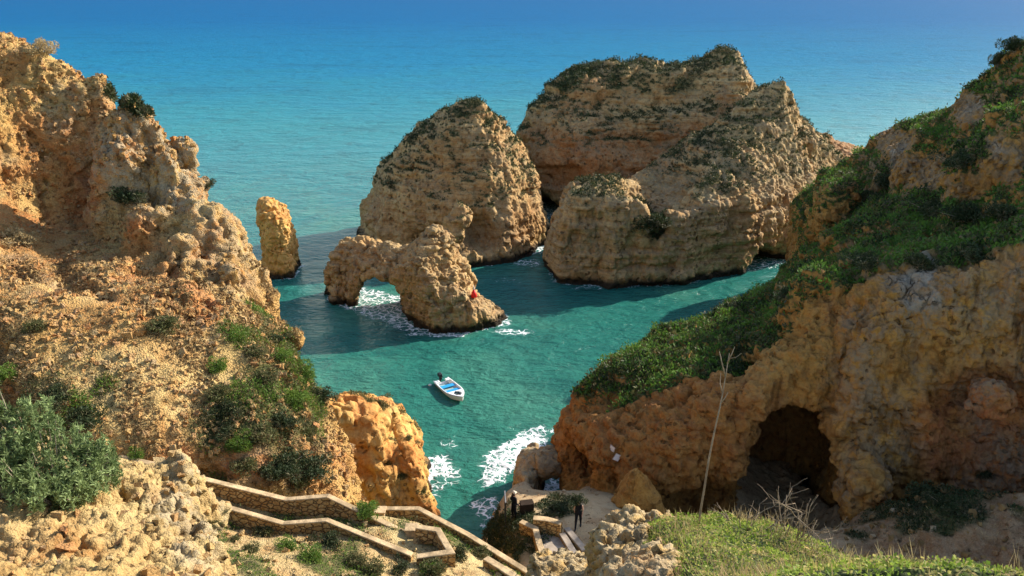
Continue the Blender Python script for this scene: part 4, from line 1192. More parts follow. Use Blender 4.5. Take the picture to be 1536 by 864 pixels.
# --- the moored boat
M['gel'] = plain('white_gelcoat', (0.82, 0.82, 0.80), 0.3, 0.5, 0.04, 2)
M['seatblue'] = plain('blue_seat_paint', (0.02, 0.30, 0.62), 0.45, 0.4, 0.08)
M['deck'] = plain('grey_green_boat_floor', (0.28, 0.40, 0.38), 0.7, 0.2, 0.2, 3)
sA, sB = np.array(atz(663, 576)), np.array(atz(693, 604))
bc = (sA + sB) / 2
rz = math.atan2(sB[1] - sA[1], sB[0] - sA[0])
boat = empty('motor_boat', (bc[0], bc[1], 0.0), 'small open white motorboat with blue benches, moored in the green cove', 'boat', rz=rz)
boat.scale = (0.86, 0.86, 0.86)
boat.rotation_euler = (R(1.5), R(-1), rz)
Lh = 2.75
ts = np.linspace(0, 1, 15)
hb = lambda t: 0.98 * (1 - max(0, (t - 0.5) / 0.5) ** 2.4) * (0.92 + 0.08 * min(1, t / 0.3)) + 0.02
sh = lambda t: 0.58 + 0.20 * t * t
m = MB()
sec = []
for t in ts:
    x, b_, z_ = -Lh + 2 * Lh * t, hb(t), sh(t)
    kz = -0.22 + 0.35 * max(0, t - 0.7) / 0.3
    rake = 0.25 * max(0, (t - 0.75) / 0.25)
    row = [(x - rake * 1.0, 0, kz), (x - rake * 0.8, b_ * 0.62, kz + 0.12), (x - rake * 0.4, b_ * 0.86, 0.18), (x, b_, z_), (x - 0.02, b_ - 0.09 * min(1, b_ * 4), z_ + 0.012), (x - 0.03, (b_ - 0.13) if b_ > 0.2 else b_ * 0.3, z_ - 0.1), (x - 0.03, max(0.0, (b_ - 0.2)) if b_ > 0.25 else b_ * 0.2, 0.17), (x - 0.03, 0, 0.15)]
    sec.append(row)
for s_ in (1, -1):
    b0 = len(m.v)
    for row in sec:
        m.v += [(a[0], a[1] * s_, a[2]) for a in row]
    n_ = 8
    for i in range(len(sec) - 1):
        for j in range(n_ - 1):
            q = (b0 + i * n_ + j, b0 + (i + 1) * n_ + j, b0 + (i + 1) * n_ + j + 1, b0 + i * n_ + j + 1)
            m.f.append(q if s_ == -1 else q[::-1])
    q = tuple(b0 + j for j in range(n_))
    m.f.append(q)
m.build('hull', M['gel'], boat, smooth=False)
MB().box((-0.35, 0, 0.185), (3.6, 1.25, 0.03)).build('floor', M['deck'], boat)
for x in (-0.95, 0.35):
    MB().box((x, 0, 0.47), (0.62, 1.62, 0.07)).build('bench', M['seatblue'], boat, bevel=0.02)
MB().box((-0.3, 0, 0.30), (0.5, 1.3, 0.12)).build('floor_locker', M['deck'], boat, bevel=0.02)
# foredeck with an oval well
fd = MB()
for s_ in (1, -1):
    b0 = len(fd.v)
    N_ = 11
    for i in range(N_):
        t = 0.66 + 0.335 * i / (N_ - 1)
        x, b_ = -Lh + 2 * Lh * t, hb(t) - 0.05
        wl = 0.42 * math.sqrt(max(0, 1 - ((t - 0.79) / 0.105) ** 2)) if abs(t - 0.79) < 0.105 else 0.0
        fd.v += [(x, s_ * min(wl, b_ * 0.8), sh(t) + 0.005), (x, s_ * max(b_, 0.01), sh(t) + 0.02), (x, s_ * min(wl, b_ * 0.8), sh(t) - 0.08), (x, s_ * max(b_, 0.01), sh(t) - 0.06)]
    for i in range(N_ - 1):
        j = b0 + i * 4
        fd.f += [(j, j + 1, j + 5, j + 4), (j + 2, j + 6, j + 7, j + 3), (j, j + 4, j + 6, j + 2)]
fd.build('foredeck', M['gel'], boat)
MB().box((1.55, 0, 0.3), (1.1, 0.8, 0.05)).build('bow_well', plain('dark_boat_locker', (0.05, 0.04, 0.03), 0.8), boat)
MB().tube([(1.3 + 0.22 * math.cos(a), 0.2 * math.sin(a), 0.36) for a in np.linspace(0, 9, 20)], 0.025, 5).build('mooring_rope', plain('pale_rope', (0.55, 0.5, 0.4), 0.9), boat)
MB().box((-2.3, 0.62, 0.52), (0.5, 0.5, 0.2)).build('stern_locker', M['gel'], boat, bevel=0.03)
MB().box((-2.3, -0.62, 0.52), (0.5, 0.5, 0.2)).build('stern_locker', M['gel'], boat, bevel=0.03)
mo = MB()
mo.box((-2.95, 0, 1.0), (0.55, 0.42, 0.42), ry=0.15)
eng = mo.build('outboard_motor', M['black'], boat, bevel=0.09)
MB().box((-2.98, 0, 0.5), (0.22, 0.18, 0.7)).box((-2.8, 0, 0.62), (0.2, 0.3, 0.25)).build('shaft', M['black'], eng, bevel=0.03)
MB().tube([(-2.7, 0, 0.95), (-2.2, 0.1, 0.98)], (0.03, 0.035), 6).build('tiller', M['black'], eng)
rb = MB()
for s_ in (1, -1):
    rb.tube([(-Lh + 2 * Lh * t + 0.01, s_ * (hb(t) + 0.012), sh(t) - 0.05) for t in ts], 0.028, 6)
rb.build('rubbing_strake', plain('worn_rubber', (0.45, 0.42, 0.4), 0.7), boat, smooth=True)
# mooring buoy
b_ = atz(645, 578)
root = empty('mooring_buoy', (b_[0], b_[1], 0), 'tiny white mooring float beside the stern of the motorboat', 'buoy')
MB().tube([(0, 0, -0.12), (0, 0, -0.06), (0, 0, 0.04), (0, 0, 0.12), (0, 0, 0.16)], (0.05, 0.14, 0.17, 0.11, 0.03), 10).build('float', M['gel'], root, smooth=True)
MB().tube([(0, 0, 0.16), (0.02, 0, 0.21), (0, 0, 0.25)], 0.015, 5).build('ring', M['black'], root)

# --- people
def caps(segs, lo, hi, h, grow=0.0, keep=None, kk=0.025):
    ax = [np.arange(lo[i], hi[i], h) for i in range(3)]
    X, Y, Z = np.meshgrid(*ax, indexing='ij')
    V = np.full(X.shape, 9.0, np.float32)
    for a, b, ra, rb_ in segs:
        a, b = np.array(a), np.array(b)
        e = b - a
        t = np.clip(((X - a[0]) * e[0] + (Y - a[1]) * e[1] + (Z - a[2]) * e[2]) / (e @ e + 1e-9), 0, 1)
        d = np.sqrt((X - a[0] - e[0] * t) ** 2 + (Y - a[1] - e[1] * t) ** 2 + (Z - a[2] - e[2] * t) ** 2) - (ra + (rb_ - ra) * t) - grow
        V = smin(V, d, kk if min(ra, rb_) > 0.02 else 0.006)
    if keep is not None:
        V = np.maximum(V, keep(X, Y, Z))
    v, f = nets(V.astype(np.float32), lo, h)
    return relax(v, f, 1, 0.4), f
M['skin'] = plain('skin', (0.52, 0.30, 0.20), 0.6, 0.3, 0.05)
M['hair'] = plain('dark_hair', (0.03, 0.015, 0.01), 0.6, 0.3, 0.3, 30)
M['shoe'] = plain('dark_shoes', (0.03, 0.028, 0.026), 0.7)
def person(loc, rz, label, top_mat, leg_mat, hair_long, hat, stride, arms):
    root = empty('person', loc, label, 'person', rz=rz)
    s0 = stride
    hip, kn = 0.92, 0.5
    L = {}
    legs, feet, tor, arm, head = [], [], [], [], []
    for s_ in (-1, 1):
        ph = s_ * s0
        hp = (0.09 * s_, 0, hip)
        kp = (0.10 * s_, -0.24 * ph + 0.03, kn)
        an = (0.10 * s_, -0.5 * ph - (0.05 if ph < 0 else 0), 0.085 + (0.05 if ph < 0 else 0))
        legs += [(hp, kp, 0.088, 0.058), (kp, an, 0.056, 0.036)]
        feet += [(an, (an[0], an[1] + 0.02, 0.04), 0.038, 0.036), ((an[0], an[1] - 0.05, 0.04 + (0.03 if ph < 0 else 0)), (an[0] + 0.02 * s_, an[1] - 0.2 + 0.05, 0.035), 0.036, 0.03)]
    feet = [((a[0], -a[1] * 1.0, a[2]), (b[0], -b[1], b[2]), x, y) for a, b, x, y in feet]
    legs = [((a[0], -a[1], a[2]), (b[0], -b[1], b[2]), x, y) for a, b, x, y in legs]
    tor = [((-0.07, 0, 0.95), (0.07, 0, 0.95), 0.10, 0.10), ((0, 0, 0.98), (0, 0.0, 1.2), 0.105, 0.11), ((-0.08, 0, 1.28), (0.08, 0, 1.28), 0.105, 0.105), ((-0.15, 0, 1.40), (0.15, 0, 1.40), 0.055, 0.055), ((0, 0, 1.38), (0, 0.015, 1.52), 0.06, 0.05)]
    for s_ in (-1, 1):
        sh_ = (0.185 * s_, 0, 1.40)
        el, wr = arms[(s_ + 1) // 2]
        arm += [(sh_, el, 0.052, 0.04), (el, wr, 0.038, 0.026)]
        e, w2 = np.array(el), np.array(wr)
        d = (w2 - e) / np.linalg.norm(w2 - e)
        side = np.cross(d, [1, 0, 0])
        side = side / np.linalg.norm(side)
        palm = w2 + d * 0.07
        L.setdefault('hand', [])
        L['hand'] += [(tuple(w2), tuple(palm), 0.024, 0.03)]
        for i, ln in enumerate((0.07, 0.08, 0.075, 0.055)):
            r0 = palm + side * (i - 1.5) * 0.021 + d * 0.015
            mid_ = r0 + d * ln * 0.55
            tip = mid_ + d * ln * 0.35 + np.array([-0.02 * s_, 0, 0])
            L['hand'] += [(tuple(r0), tuple(mid_), 0.0095, 0.009), (tuple(mid_), tuple(tip), 0.009, 0.007)]
        t0 = w2 + d * 0.03 + side * 0.025
        t1 = t0 + side * 0.03 + d * 0.025
        L['hand'] += [(tuple(t0), tuple(t1), 0.011, 0.010), (tuple(t1), tuple(t1 + d * 0.03), 0.010, 0.008)]
    hz = 1.62
    head = [((0, 0.0, hz + 0.03), (0, 0.01, hz + 0.035), 0.098, 0.098), ((0, 0.03, hz - 0.06), (0, 0.045, hz - 0.03), 0.062, 0.07), ((0, 0.098, hz - 0.02), (0, 0.118, hz - 0.035), 0.012, 0.014), ((-0.095, 0, hz), (-0.1, -0.005, hz - 0.02), 0.018, 0.015), ((0.095, 0, hz), (0.1, -0.005, hz - 0.02), 0.018, 0.015), ((-0.02, 0.098, hz - 0.07), (0.02, 0.098, hz - 0.07), 0.01, 0.01)]
    lo, hi = (-0.48, -0.5, -0.04), (0.48, 0.5, 1.86)
    v, f = caps(legs + feet + tor + arm + L['hand'] + head, lo, hi, 0.0135)
    put('body', mesh_from('body', v, f, M['skin']), root)
    v, f = caps(tor if hair_long else tor + arm, lo, hi, 0.02, 0.014, lambda X, Y, Z: np.maximum(0.9 - Z, Z - 1.47))
    put('jacket', mesh_from('jacket', v, f, top_mat), root)
    v, f = caps(legs + tor[:1], lo, hi, 0.02, 0.012, lambda X, Y, Z: np.maximum(0.1 - Z, Z - 0.97))
    put('trousers', mesh_from('trousers', v, f, leg_mat), root)
    for q_ in (feet[:2], feet[2:]):
        v, f = caps(q_, lo, hi, 0.016, 0.01)
        put('shoe', mesh_from('shoe', v, f, M['shoe']), root)
    if hair_long:
        hs = [((0, -0.02, hz + 0.05), (0, -0.025, hz), 0.105, 0.1), ((-0.04, -0.07, hz - 0.02), (-0.05, -0.09, hz - 0.26), 0.06, 0.05), ((0.04, -0.07, hz - 0.02), (0.05, -0.09, hz - 0.26), 0.06, 0.05), ((-0.085, 0.0, hz), (-0.09, 0.01, hz - 0.2), 0.03, 0.025), ((0.085, 0.0, hz), (0.09, 0.01, hz - 0.2), 0.03, 0.025)]
    else:
        hs = [((0, -0.02, hz + 0.04), (0, -0.03, hz - 0.01), 0.104, 0.098)]
    v, f = caps(hs, lo, hi, 0.016, 0, lambda X, Y, Z: (0.07 - Z + hz) * 0 + np.minimum(Y - 0.055, 0.075 + hz - Z))
    put('hair', mesh_from('hair', v, f, M['hair']), root)
    if hat:
        v, f = caps([((0, 0, hz + 0.07), (0, 0, hz + 0.1), 0.112, 0.1), ((0, 0.06, hz + 0.055), (0, 0.14, hz + 0.05), 0.06, 0.05)], lo, hi, 0.014, 0, lambda X, Y, Z: hz + 0.035 - Z)
        put('cap', mesh_from('cap', v, f, plain('pale_cap_cloth', (0.7, 0.58, 0.42), 0.9)), root)
    for s_ in (-1, 1):
        m_ = MB().tube([(0.035 * s_, 0.088, hz + 0.01), (0.035 * s_, 0.101, hz + 0.01)], (0.012, 0.008), 7)
        m_.build('eye', M['black'], root)
    return root
pw = hit(867, 791)[0]
person(pw, R(165), 'woman with long dark hair in black walking on the sandy path', M['cloth_dark'], M['cloth_dark'], True, False, 0.55,
       [((-0.24, -0.04, 1.14), (-0.23, 0.10, 0.92)), ((0.24, 0.05, 1.14), (0.24, -0.10, 0.92))])
pm_ = hit(771, 778)[0]
person(pm_, R(-60), 'man in dark clothes and a pale cap standing by the dark railing', M['cloth_dark'], M['cloth_dark'], False, True, 0.12,
       [((-0.25, -0.02, 1.13), (-0.2, 0.16, 0.98)), ((0.25, 0.0, 1.13), (0.2, 0.16, 0.98))])
# ------------------------------------------------------------------ plants and loose stones
def leaf_mat(name, dark, light, dry=None, trans=0.3, sc=0.6):
    k = NT(name)
    p = k.pos()
    rn = k.attr('rnd')
    cl = k.rampf(k.noise(p, sc, 4, 0.6), 0.32, 0.68)
    c = k.mix(k.math('ADD', k.math('MULTIPLY', rn, 0.55), k.math('MULTIPLY', cl, 0.45)), dark, light)
    if dry:
        c = k.mix(k.rampf(k.math('ADD', k.noise(p, sc * 2.3, 3), k.math('MULTIPLY', rn, 0.25)), 0.62, 0.78), c, dry)
    k.done(c, 0.7, None, 0.25)
    tr = k.n('ShaderNodeBsdfTranslucent')
    k.l(c, tr.inputs[0])
    mx = k.n('ShaderNodeMixShader')
    mx.inputs[0].default_value = trans
    k.l(k.b.outputs[0], mx.inputs[1])
    k.l(tr.outputs[0], mx.inputs[2])
    k.l(mx.outputs[0], k.out.inputs[0])
    return k.m
M['cover'] = leaf_mat('headland_green', (0.04, 0.10, 0.016), (0.15, 0.26, 0.032), (0.11, 0.10, 0.035), 0.3, 0.35)
M['dark_scrub'] = leaf_mat('dark_scrub_leaf', (0.018, 0.032, 0.010), (0.055, 0.075, 0.022), (0.10, 0.085, 0.04), 0.2, 0.5)
M['olive'] = leaf_mat('olive_leaf', (0.05, 0.065, 0.018), (0.15, 0.15, 0.05), (0.22, 0.16, 0.07), 0.25, 1.2)
M['fresh'] = leaf_mat('fresh_green_leaf', (0.05, 0.11, 0.015), (0.17, 0.25, 0.035), None, 0.35, 1.0)
M['silver'] = leaf_mat('silvery_leaf', (0.06, 0.105, 0.03), (0.34, 0.42, 0.17), None, 0.3, 2.5)
M['clover'] = leaf_mat('clover_leaf', (0.10, 0.17, 0.018), (0.32, 0.40, 0.06), (0.42, 0.36, 0.12), 0.4, 2.5)
M['straw'] = leaf_mat('dry_straw', (0.28, 0.19, 0.08), (0.55, 0.42, 0.20), None, 0.25, 1.5)
M['twig'] = plain('grey_twig', (0.30, 0.24, 0.17), 0.85, 0.1, 0.3, 8)
M['pale_twig'] = plain('bleached_twig', (0.27, 0.20, 0.13), 0.85, 0.1, 0.25, 8)

def leaves(P, N, L, Wd, up=0.5, seed=0, fold=0.0):
    """diamond leaves at P leaning along N blended with a random direction"""
    g = np.random.default_rng(seed)
    n = len(P)
    d = g.normal(size=(n, 3))
    d /= np.linalg.norm(d, axis=1, keepdims=True)
    d = d * (1 - up) + N * up
    d /= np.linalg.norm(d, axis=1, keepdims=True) + 1e-9
    s = np.cross(d, g.normal(size=(n, 3)))
    s /= np.linalg.norm(s, axis=1, keepdims=True) + 1e-9
    ln = (L * g.uniform(0.45, 1.6, n))[:, None]
    wd = (Wd * g.uniform(0.6, 1.5, n))[:, None]
    q = np.stack([P, P + d * ln * 0.5 - s * wd * 0.5, P + d * ln, P + d * ln * 0.5 + s * wd * 0.5], 1)
    f = np.arange(n * 4).reshape(n, 4)
    return q.reshape(-1, 3), f, np.repeat(g.uniform(0, 1, n), 4)
def sample(ld, wfun, n, seed=0):
    v, f, nn, veg = ld
    g = np.random.default_rng(seed)
    c = v[f].mean(1)
    nf = nn[f].mean(1)
    ar = np.linalg.norm(np.cross(v[f[:, 2]] - v[f[:, 0]], v[f[:, 3]] - v[f[:, 1]]), axis=1)
    w_ = ar * np.clip(wfun(c, nf, veg[f].mean(1)), 0, None)
    cs = np.cumsum(w_)
    i = np.searchsorted(cs, g.uniform(0, cs[-1], n)).clip(0, len(f) - 1)
    a, b = g.uniform(0, 1, (2, n, 1))
    q = v[f[i]]
    P = (q[:, 0] * (1 - a) + q[:, 1] * a) * (1 - b) + (q[:, 3] * (1 - a) + q[:, 2] * a) * b
    return P, nf[i]
UPV = np.array([0, 0, 1.0])
def cover(name, ld, wfun, n, L, Wd, mat, thick, seed, up=0.45, label=None):
    P, N = sample(ld, wfun, n, seed)
    g = np.random.default_rng(seed + 1)
    lump = sstep(-0.3, 0.6, fbm(P, 1.6 if L > 0.1 else 0.5, 2, seed + 3))
    P = P + (N * 0.4 + UPV * 0.6) * (g.uniform(-0.1, 1, n) * thick * (0.15 + lump))[:, None]
    v, f, r_ = leaves(P, N * 0.5 + UPV * 0.6, L, Wd, up, seed)
    o = put(name, mesh_from(name, v, f, mat, {'rnd': r_}, False))
    return tag(o, kind='stuff')
hd = LAND['headland'][0]
HILL = LAND['hillside'][0]
def near_u(c, fn):
    u, w_, d = proj(c)
    return fn(u, w_)
cover('ground_cover', hd, lambda c, n, g: sstep(0.35, 0.6, g), 150000, 0.24, 0.11, M['cover'], 0.5, 200)
cover('ground_cover', hd, lambda c, n, g: sstep(0.25, 0.5, g) * sstep(0.05, 0.4, noise(c, 4.5, 201)), 45000, 0.26, 0.12, M['dark_scrub'], 0.7, 202)
cover('stack_scrub', LAND['sea_stack'][0], lambda c, n, g: sstep(0.35, 0.6, g), 16000, 0.24, 0.13, M['dark_scrub'], 0.6, 203)
cover('stack_scrub', LAND['sea_stack'][1], lambda c, n, g: sstep(0.35, 0.6, g), 45000, 0.28, 0.15, M['dark_scrub'], 0.8, 204)
cover('stack_scrub', LAND['sea_stack'][2], lambda c, n, g: sstep(0.35, 0.6, g), 26000, 0.26, 0.13, M['dark_scrub'], 0.6, 205)
cover('hill_scrub', HILL, lambda c, n, g: sstep(0.3, 0.55, g), 80000, 0.13, 0.045, M['olive'], 0.5, 206)
cover('hill_scrub', HILL, lambda c, n, g: sstep(0.35, 0.6, g) * sstep(0, 0.4, noise(c, 2.5, 216)), 42000, 0.13, 0.045, M['fresh'], 0.4, 207)
cover('ridge_scrub', HILL, lambda c, n, g: near_u(c, lambda u, w_: sstep(0.45, 0.6, blob(u, w_, 205, 145, 60, 38)) * (w_ < 140 + (u - 150) * 0.62)), 5000, 0.22, 0.09, M['dark_scrub'], 0.6, 208)
cover('mound_grass', LAND['grass_mound'][0], lambda c, n, g: 1.0 + 0 * g, 120000, 0.032, 0.022, M['clover'], 0.10, 209, 0.25)
cover('mound_grass', LAND['grass_mound'][0], lambda c, n, g: sstep(-0.2, 0.3, noise(c, 0.6, 219)), 9000, 0.16, 0.006, M['straw'], 0.05, 210, 0.65)
cover('slope_scrub', LAND['stair_slope'][0], lambda c, n, g: sstep(0.3, 0.6, g), 42000, 0.09, 0.035, M['fresh'], 0.25, 211)
cover('slope_scrub', LAND['stair_slope'][0], lambda c, n, g: sstep(-0.2, 0.3, noise(c, 1.4, 221)), 38000, 0.12, 0.03, M['olive'], 0.22, 212)
cover('dry_grass', LAND['stair_slope'][0], lambda c, n, g: sstep(0.2, -0.3, noise(c, 1.4, 221)), 16000, 0.16, 0.012, M['straw'], 0.05, 213, 0.6)
cover('dry_grass', HILL, lambda c, n, g: (n[:, 2] > 0.35) * near_u(c, lambda u, w_: (u > -50) * (w_ > 250) * 1.0) * sstep(-0.2, 0.4, noise(c, 2.0, 223)), 30000, 0.2, 0.02, M['straw'], 0.05, 214, 0.55)
cover('cove_scrub', LAND['cove_ground'][0], lambda c, n, g: sstep(0.3, 0.6, g), 34000, 0.14, 0.06, M['dark_scrub'], 0.35, 215)
cover('dry_grass', LAND['cove_ground'][0], lambda c, n, g: near_u(c, lambda u, w_: (u > 1240) * 1.0) * sstep(-0.1, 0.4, noise(c, 1.8, 226)), 14000, 0.2, 0.016, M['straw'], 0.05, 227, 0.6)
cover('outcrop_scrub', LAND['cliff_outcrop'][0], lambda c, n, g: sstep(0.4, 0.7, g), 5000, 0.14, 0.05, M['olive'], 0.3, 217)

M['dark_gravel'] = plain('brown_gravel', (0.21, 0.125, 0.05), 0.95, 0.1, 0.35, 2.0)
# loose stones
def stones(name, ld, wfun, n, r0, r1, mat, seed):
    P, N = sample(ld, wfun, n, seed)
    g = np.random.default_rng(seed)
    base = np.array([(x, y, z) for x in (-1, 1) for y in (-1, 1) for z in (-1, 1)], float) * 0.6
    bf = np.array([(0, 1, 3, 2), (4, 6, 7, 5), (0, 4, 5, 1), (2, 3, 7, 6), (0, 2, 6, 4), (1, 5, 7, 3)])
    r_ = r0 * (r1 / r0) ** (g.uniform(0, 1, n) ** 2.2)
    vv = base[None] * (1 + g.uniform(-0.45, 0.45, (n, 8, 3))) * g.uniform(0.6, 1.3, (n, 1, 3)) * r_[:, None, None]
    a = g.uniform(0, 6.28, n)
    b = g.uniform(-0.8, 0.8, n)
    ca, sa, cb, sb = np.cos(a), np.sin(a), np.cos(b), np.sin(b)
    x = vv[..., 0] * ca[:, None] - vv[..., 1] * sa[:, None]
    y = vv[..., 0] * sa[:, None] + vv[..., 1] * ca[:, None]
    y, z = y * cb[:, None] - vv[..., 2] * sb[:, None], y * sb[:, None] + vv[..., 2] * cb[:, None]
    vv = np.stack([x, y, z], -1) + (P + N * r_[:, None] * 0.15)[:, None]
    f = (np.arange(n)[:, None, None] * 8 + bf[None]).reshape(-1, 4)
    o = put(name, mesh_from(name, vv.reshape(-1, 3), f, mat, {q: np.repeat(g.uniform(0, k_, n), 8) for q, k_ in (('red', .7), ('grey', .6), ('veg', 0))}, False))
    return tag(o, kind='stuff')
stones('loose_stones', HILL, lambda c, n, g: (n[:, 2] > 0.3) * near_u(c, lambda u, w_: (u > -60) * (u < 620) * (w_ > 40) * sstep(0.8, 0.2, blob(u, w_, 310, 330, 150, 140) - 0.05)) * sstep(-0.5, 0.4, noise(c, 2.2, 231)), 24000, 0.04, 0.22, M['hill'], 230)
stones('loose_stones', LAND['stair_slope'][0], lambda c, n, g: 1.0 + 0 * g, 5000, 0.03, 0.2, M['slope'], 232)
stones('loose_stones', LAND['breccia_mound'][0], lambda c, n, g: n[:, 2] > 0.2, 5000, 0.012, 0.09, M['near'], 233)
stones('loose_stones', LAND['cove_ground'][0], lambda c, n, g: 1.0 + 0 * g, 1800, 0.03, 0.22, M['sand'], 234)
stones('loose_stones', LAND['cove_ground'][0], lambda c, n, g: near_u(c, lambda u, w_: (u > 1240) * 1.0), 5000, 0.03, 0.3, M['dark_gravel'], 228)

stones('brown_gravel', HILL, lambda c, n, g: (n[:, 2] > 0.3) * near_u(c, lambda u, w_: (u > -60) * (u < 520) * (w_ > 390) * 1.0) * sstep(0.0, 0.35, noise(np.stack([(c[:, 0] * 0.79 + c[:, 1] * 0.61), (c[:, 1] * 0.79 - c[:, 0] * 0.61) * 0.2, 0 * c[:, 0]], 1), 2.2, 236)), 34000, 0.03, 0.10, M['dark_gravel'], 235)
# shrubs: three prototypes of foliage and stems
def shrub_meshes(kind, seed):
    g = np.random.default_rng(seed)
    n = {'olive': 2600, 'dark': 2600, 'fresh': 2200, 'dry': 1800}[kind]
    cl = g.normal(size=(16, 3)) * (0.42, 0.42, 0.25) + (0, 0, 0.45)
    i = g.integers(0, 16, n)
    d = g.normal(size=(n, 3))
    d /= np.linalg.norm(d, axis=1, keepdims=True)
    P = cl[i] + d * (g.uniform(0.4, 1, n) ** 0.5 * 0.32)[:, None]
    P[:, 2] = np.abs(P[:, 2])
    v, f, r_ = leaves(P, d * 0.6 + UPV * 0.4, 0.16, 0.055, 0.55, seed)
    mat = {'olive': M['olive'], 'dark': M['dark_scrub'], 'fresh': M['fresh'], 'dry': M['straw']}[kind]
    fm_ = mesh_from('foliage', v, f, mat, {'rnd': r_}, False)
    m = MB()
    for c_ in cl:
        m.tube([(0, 0, -0.15), tuple(c_ * 0.5 + (0, 0, 0.02)), tuple(c_)], (0.03, 0.02, 0.008), 5)
    me = bpy.data.meshes.new('stem')
    me.from_pydata(m.v, [], m.f)
    me.materials.append(M['twig'])
    return fm_, me
PROTO = {}
for i_, kd in enumerate(('olive', 'dark', 'fresh', 'dry')):
    root = bpy.data.objects.new('shrub', None)
    fm_, sm_ = shrub_meshes(kd, 300 + i_)
    PROTO[kd] = (root, bpy.data.objects.new('foliage', fm_), bpy.data.objects.new('stems', sm_))
bpy.context.view_layer.update()
DG = bpy.context.evaluated_depsgraph_get()
COVER = [o for o in COL.objects if o.get('kind') == 'stuff']
for o in COVER:
    o.hide_set(True)
bpy.context.view_layer.update()
DG = bpy.context.evaluated_depsgraph_get()
spin = np.random.default_rng(5)
def shrub(u, v, r_, kd, label, group=None, hz=0.8):
    loc, nor, nm = hit(u, v)
    while nm == 'sea' and u > 20:
        u -= 6
        loc, nor, nm = hit(u, v + 6)
    if loc is None:
        return
    rt, fo, st = PROTO[kd]
    o = rt.copy()
    COL.objects.link(o)
    o.location = loc - np.array([0, 0, 0.05])
    o.rotation_euler = (0, 0, spin.uniform(0, 6.28))
    s_ = r_ / 0.75
    o.scale = (s_, s_ * spin.uniform(0.85, 1.1), s_ * hz)
    tag(o, label, 'shrub', group)
    for ch in (fo, st):
        c_ = ch.copy()
        COL.objects.link(c_)
        c_.parent = o
PLANTS = [
    (250, 492, .62, 'olive', 'rounded olive shrub standing alone high on the gravel slope', None),
    (55, 495, .45, 'olive', 'small olive shrub on the bare gravel at the far left', None),
    (32, 365, .8, 'dry', 'straw coloured bush at the left edge of the big shaded hollow', None),
    (128, 632, .7, 'dark', 'dark shrub just above and right of the silvery bush', None),
    (88, 605, .6, 'dark', 'dark shrub directly above the silvery bush', None),
    (14, 565, .5, 'fresh', 'bright green shrub at the left edge of the picture', None),
    (188, 300, .9, 'dark', 'dark green bush in the shade at the foot of the crag', None),
    (342, 275, .5, 'dark', 'small bush on the skyline of the left crag above the sea', None),
    (208, 684, .3, 'fresh', 'small green plant behind the upper end of the long stone wall', None),
    (612, 660, .4, 'olive', 'small shrub on the upper face of the orange outcrop', None),
    (602, 718, .45, 'olive', 'small shrub on the lower ledge of the orange outcrop', None),
    (548, 770, .45, 'fresh', 'green plant beside the pillar at the foot of the orange outcrop', None),
    (972, 345, 1.9, 'dark', 'big dark bush filling the notch in the front stack', None),
    (1385, 745, .75, 'dark', 'large dark bush on the shaded red scree at the right', None),
    (1425, 765, .6, 'dark', 'dark bush lower right of the large one on the red scree', None),
    (1480, 715, .5, 'dark', 'small dark bush under the red alcove', None),
    (835, 766, .45, 'dark', 'dark bush beside the little rock window on the terrace', None),
    (866, 752, .4, 'dark', 'dark bush on the sand between the rock window and the cliff', None),
]
belt = 'shrubs of the scrub belt on the left hillside'
for (u, v, r_, kd) in ((330, 592, .5, 'olive'), (345, 618, .5, 'dark'), (455, 565, .7, 'fresh'), (482, 600, .6, 'dark'), (440, 605, .6, 'fresh'), (420, 635, .55, 'dark'), (390, 655, .55, 'olive'), (358, 672, .5, 'fresh'), (430, 700, .65, 'dark'), (470, 705, .65, 'dark'), (402, 715, .55, 'dark'),
                       (372, 702, .5, 'olive'), (460, 655, .55, 'olive'), (352, 512, .45, 'fresh'), (380, 532, .45, 'olive'), (410, 512, .4, 'dark'), (422, 537, .45, 'fresh'), (330, 552, .4, 'fresh'), (400, 572, .5, 'olive'), (452, 728, .5, 'olive'), (340, 650, .45, 'dark')):
    PLANTS.append((u, v, r_, kd, {'olive': 'olive coloured', 'dark': 'dark green', 'fresh': 'fresh green'}[kd] + ' low shrub in the scrub belt above the stone walkway', belt))
lowb = 'shrubs on the dry slope below the walkway'
for (u, v, r_, kd) in ((352, 812, .25, 'olive'), (400, 800, .35, 'olive'), (470, 838, .4, 'fresh'), (432, 822, .35, 'fresh'), (375, 828, .28, 'olive'), (500, 818, .4, 'dark'), (655, 858, .4, 'olive'), (690, 838, .4, 'dark'), (720, 832, .35, 'olive'), (600, 860, .35, 'dark'), (560, 860, .4, 'olive'), (640, 856, .3, 'fresh'), (530, 845, .35, 'olive')):
    PLANTS.append((u, v, r_, kd, {'olive': 'olive coloured', 'dark': 'dark green', 'fresh': 'fresh green'}[kd] + ' shrub on the dry slope in front of the stone walkway', lowb))
hb_ = 'dark bushes on the green headland'
for (u, v, r_, kd) in ((1330, 280, 1.1, 'dark'), (1295, 300, .9, 'dark'), (1402, 322, 1.1, 'dark'), (1375, 400, .8, 'dark'), (1455, 330, 1.0, 'dark'), (1460, 390, .7, 'dark'), (1300, 400, .8, 'dark'), (1500, 330, 1.0, 'dark'), (1440, 250, 1.0, 'dark'), (1180, 445, .6, 'dark'), (1100, 490, .55, 'dark')):
    PLANTS.append((u, v, r_, kd, 'dark bush growing out of the green slope of the right headland', hb_))
for a in PLANTS:
    shrub(*a)
def skyline(u, vtop, r_, kd, label, hz):
    for v in range(int(vtop) - 20, int(vtop) + 150, 3):
        loc, nor, nm = hit(u, v)
        if nm and nm.startswith(('headland', 'hillside')):
            return shrub(u, v + 2, r_, kd, label, None, hz)
skyline(62, 50, .75, 'dry', 'dry brown bush on the skyline at the top of the left hill', 0.9)
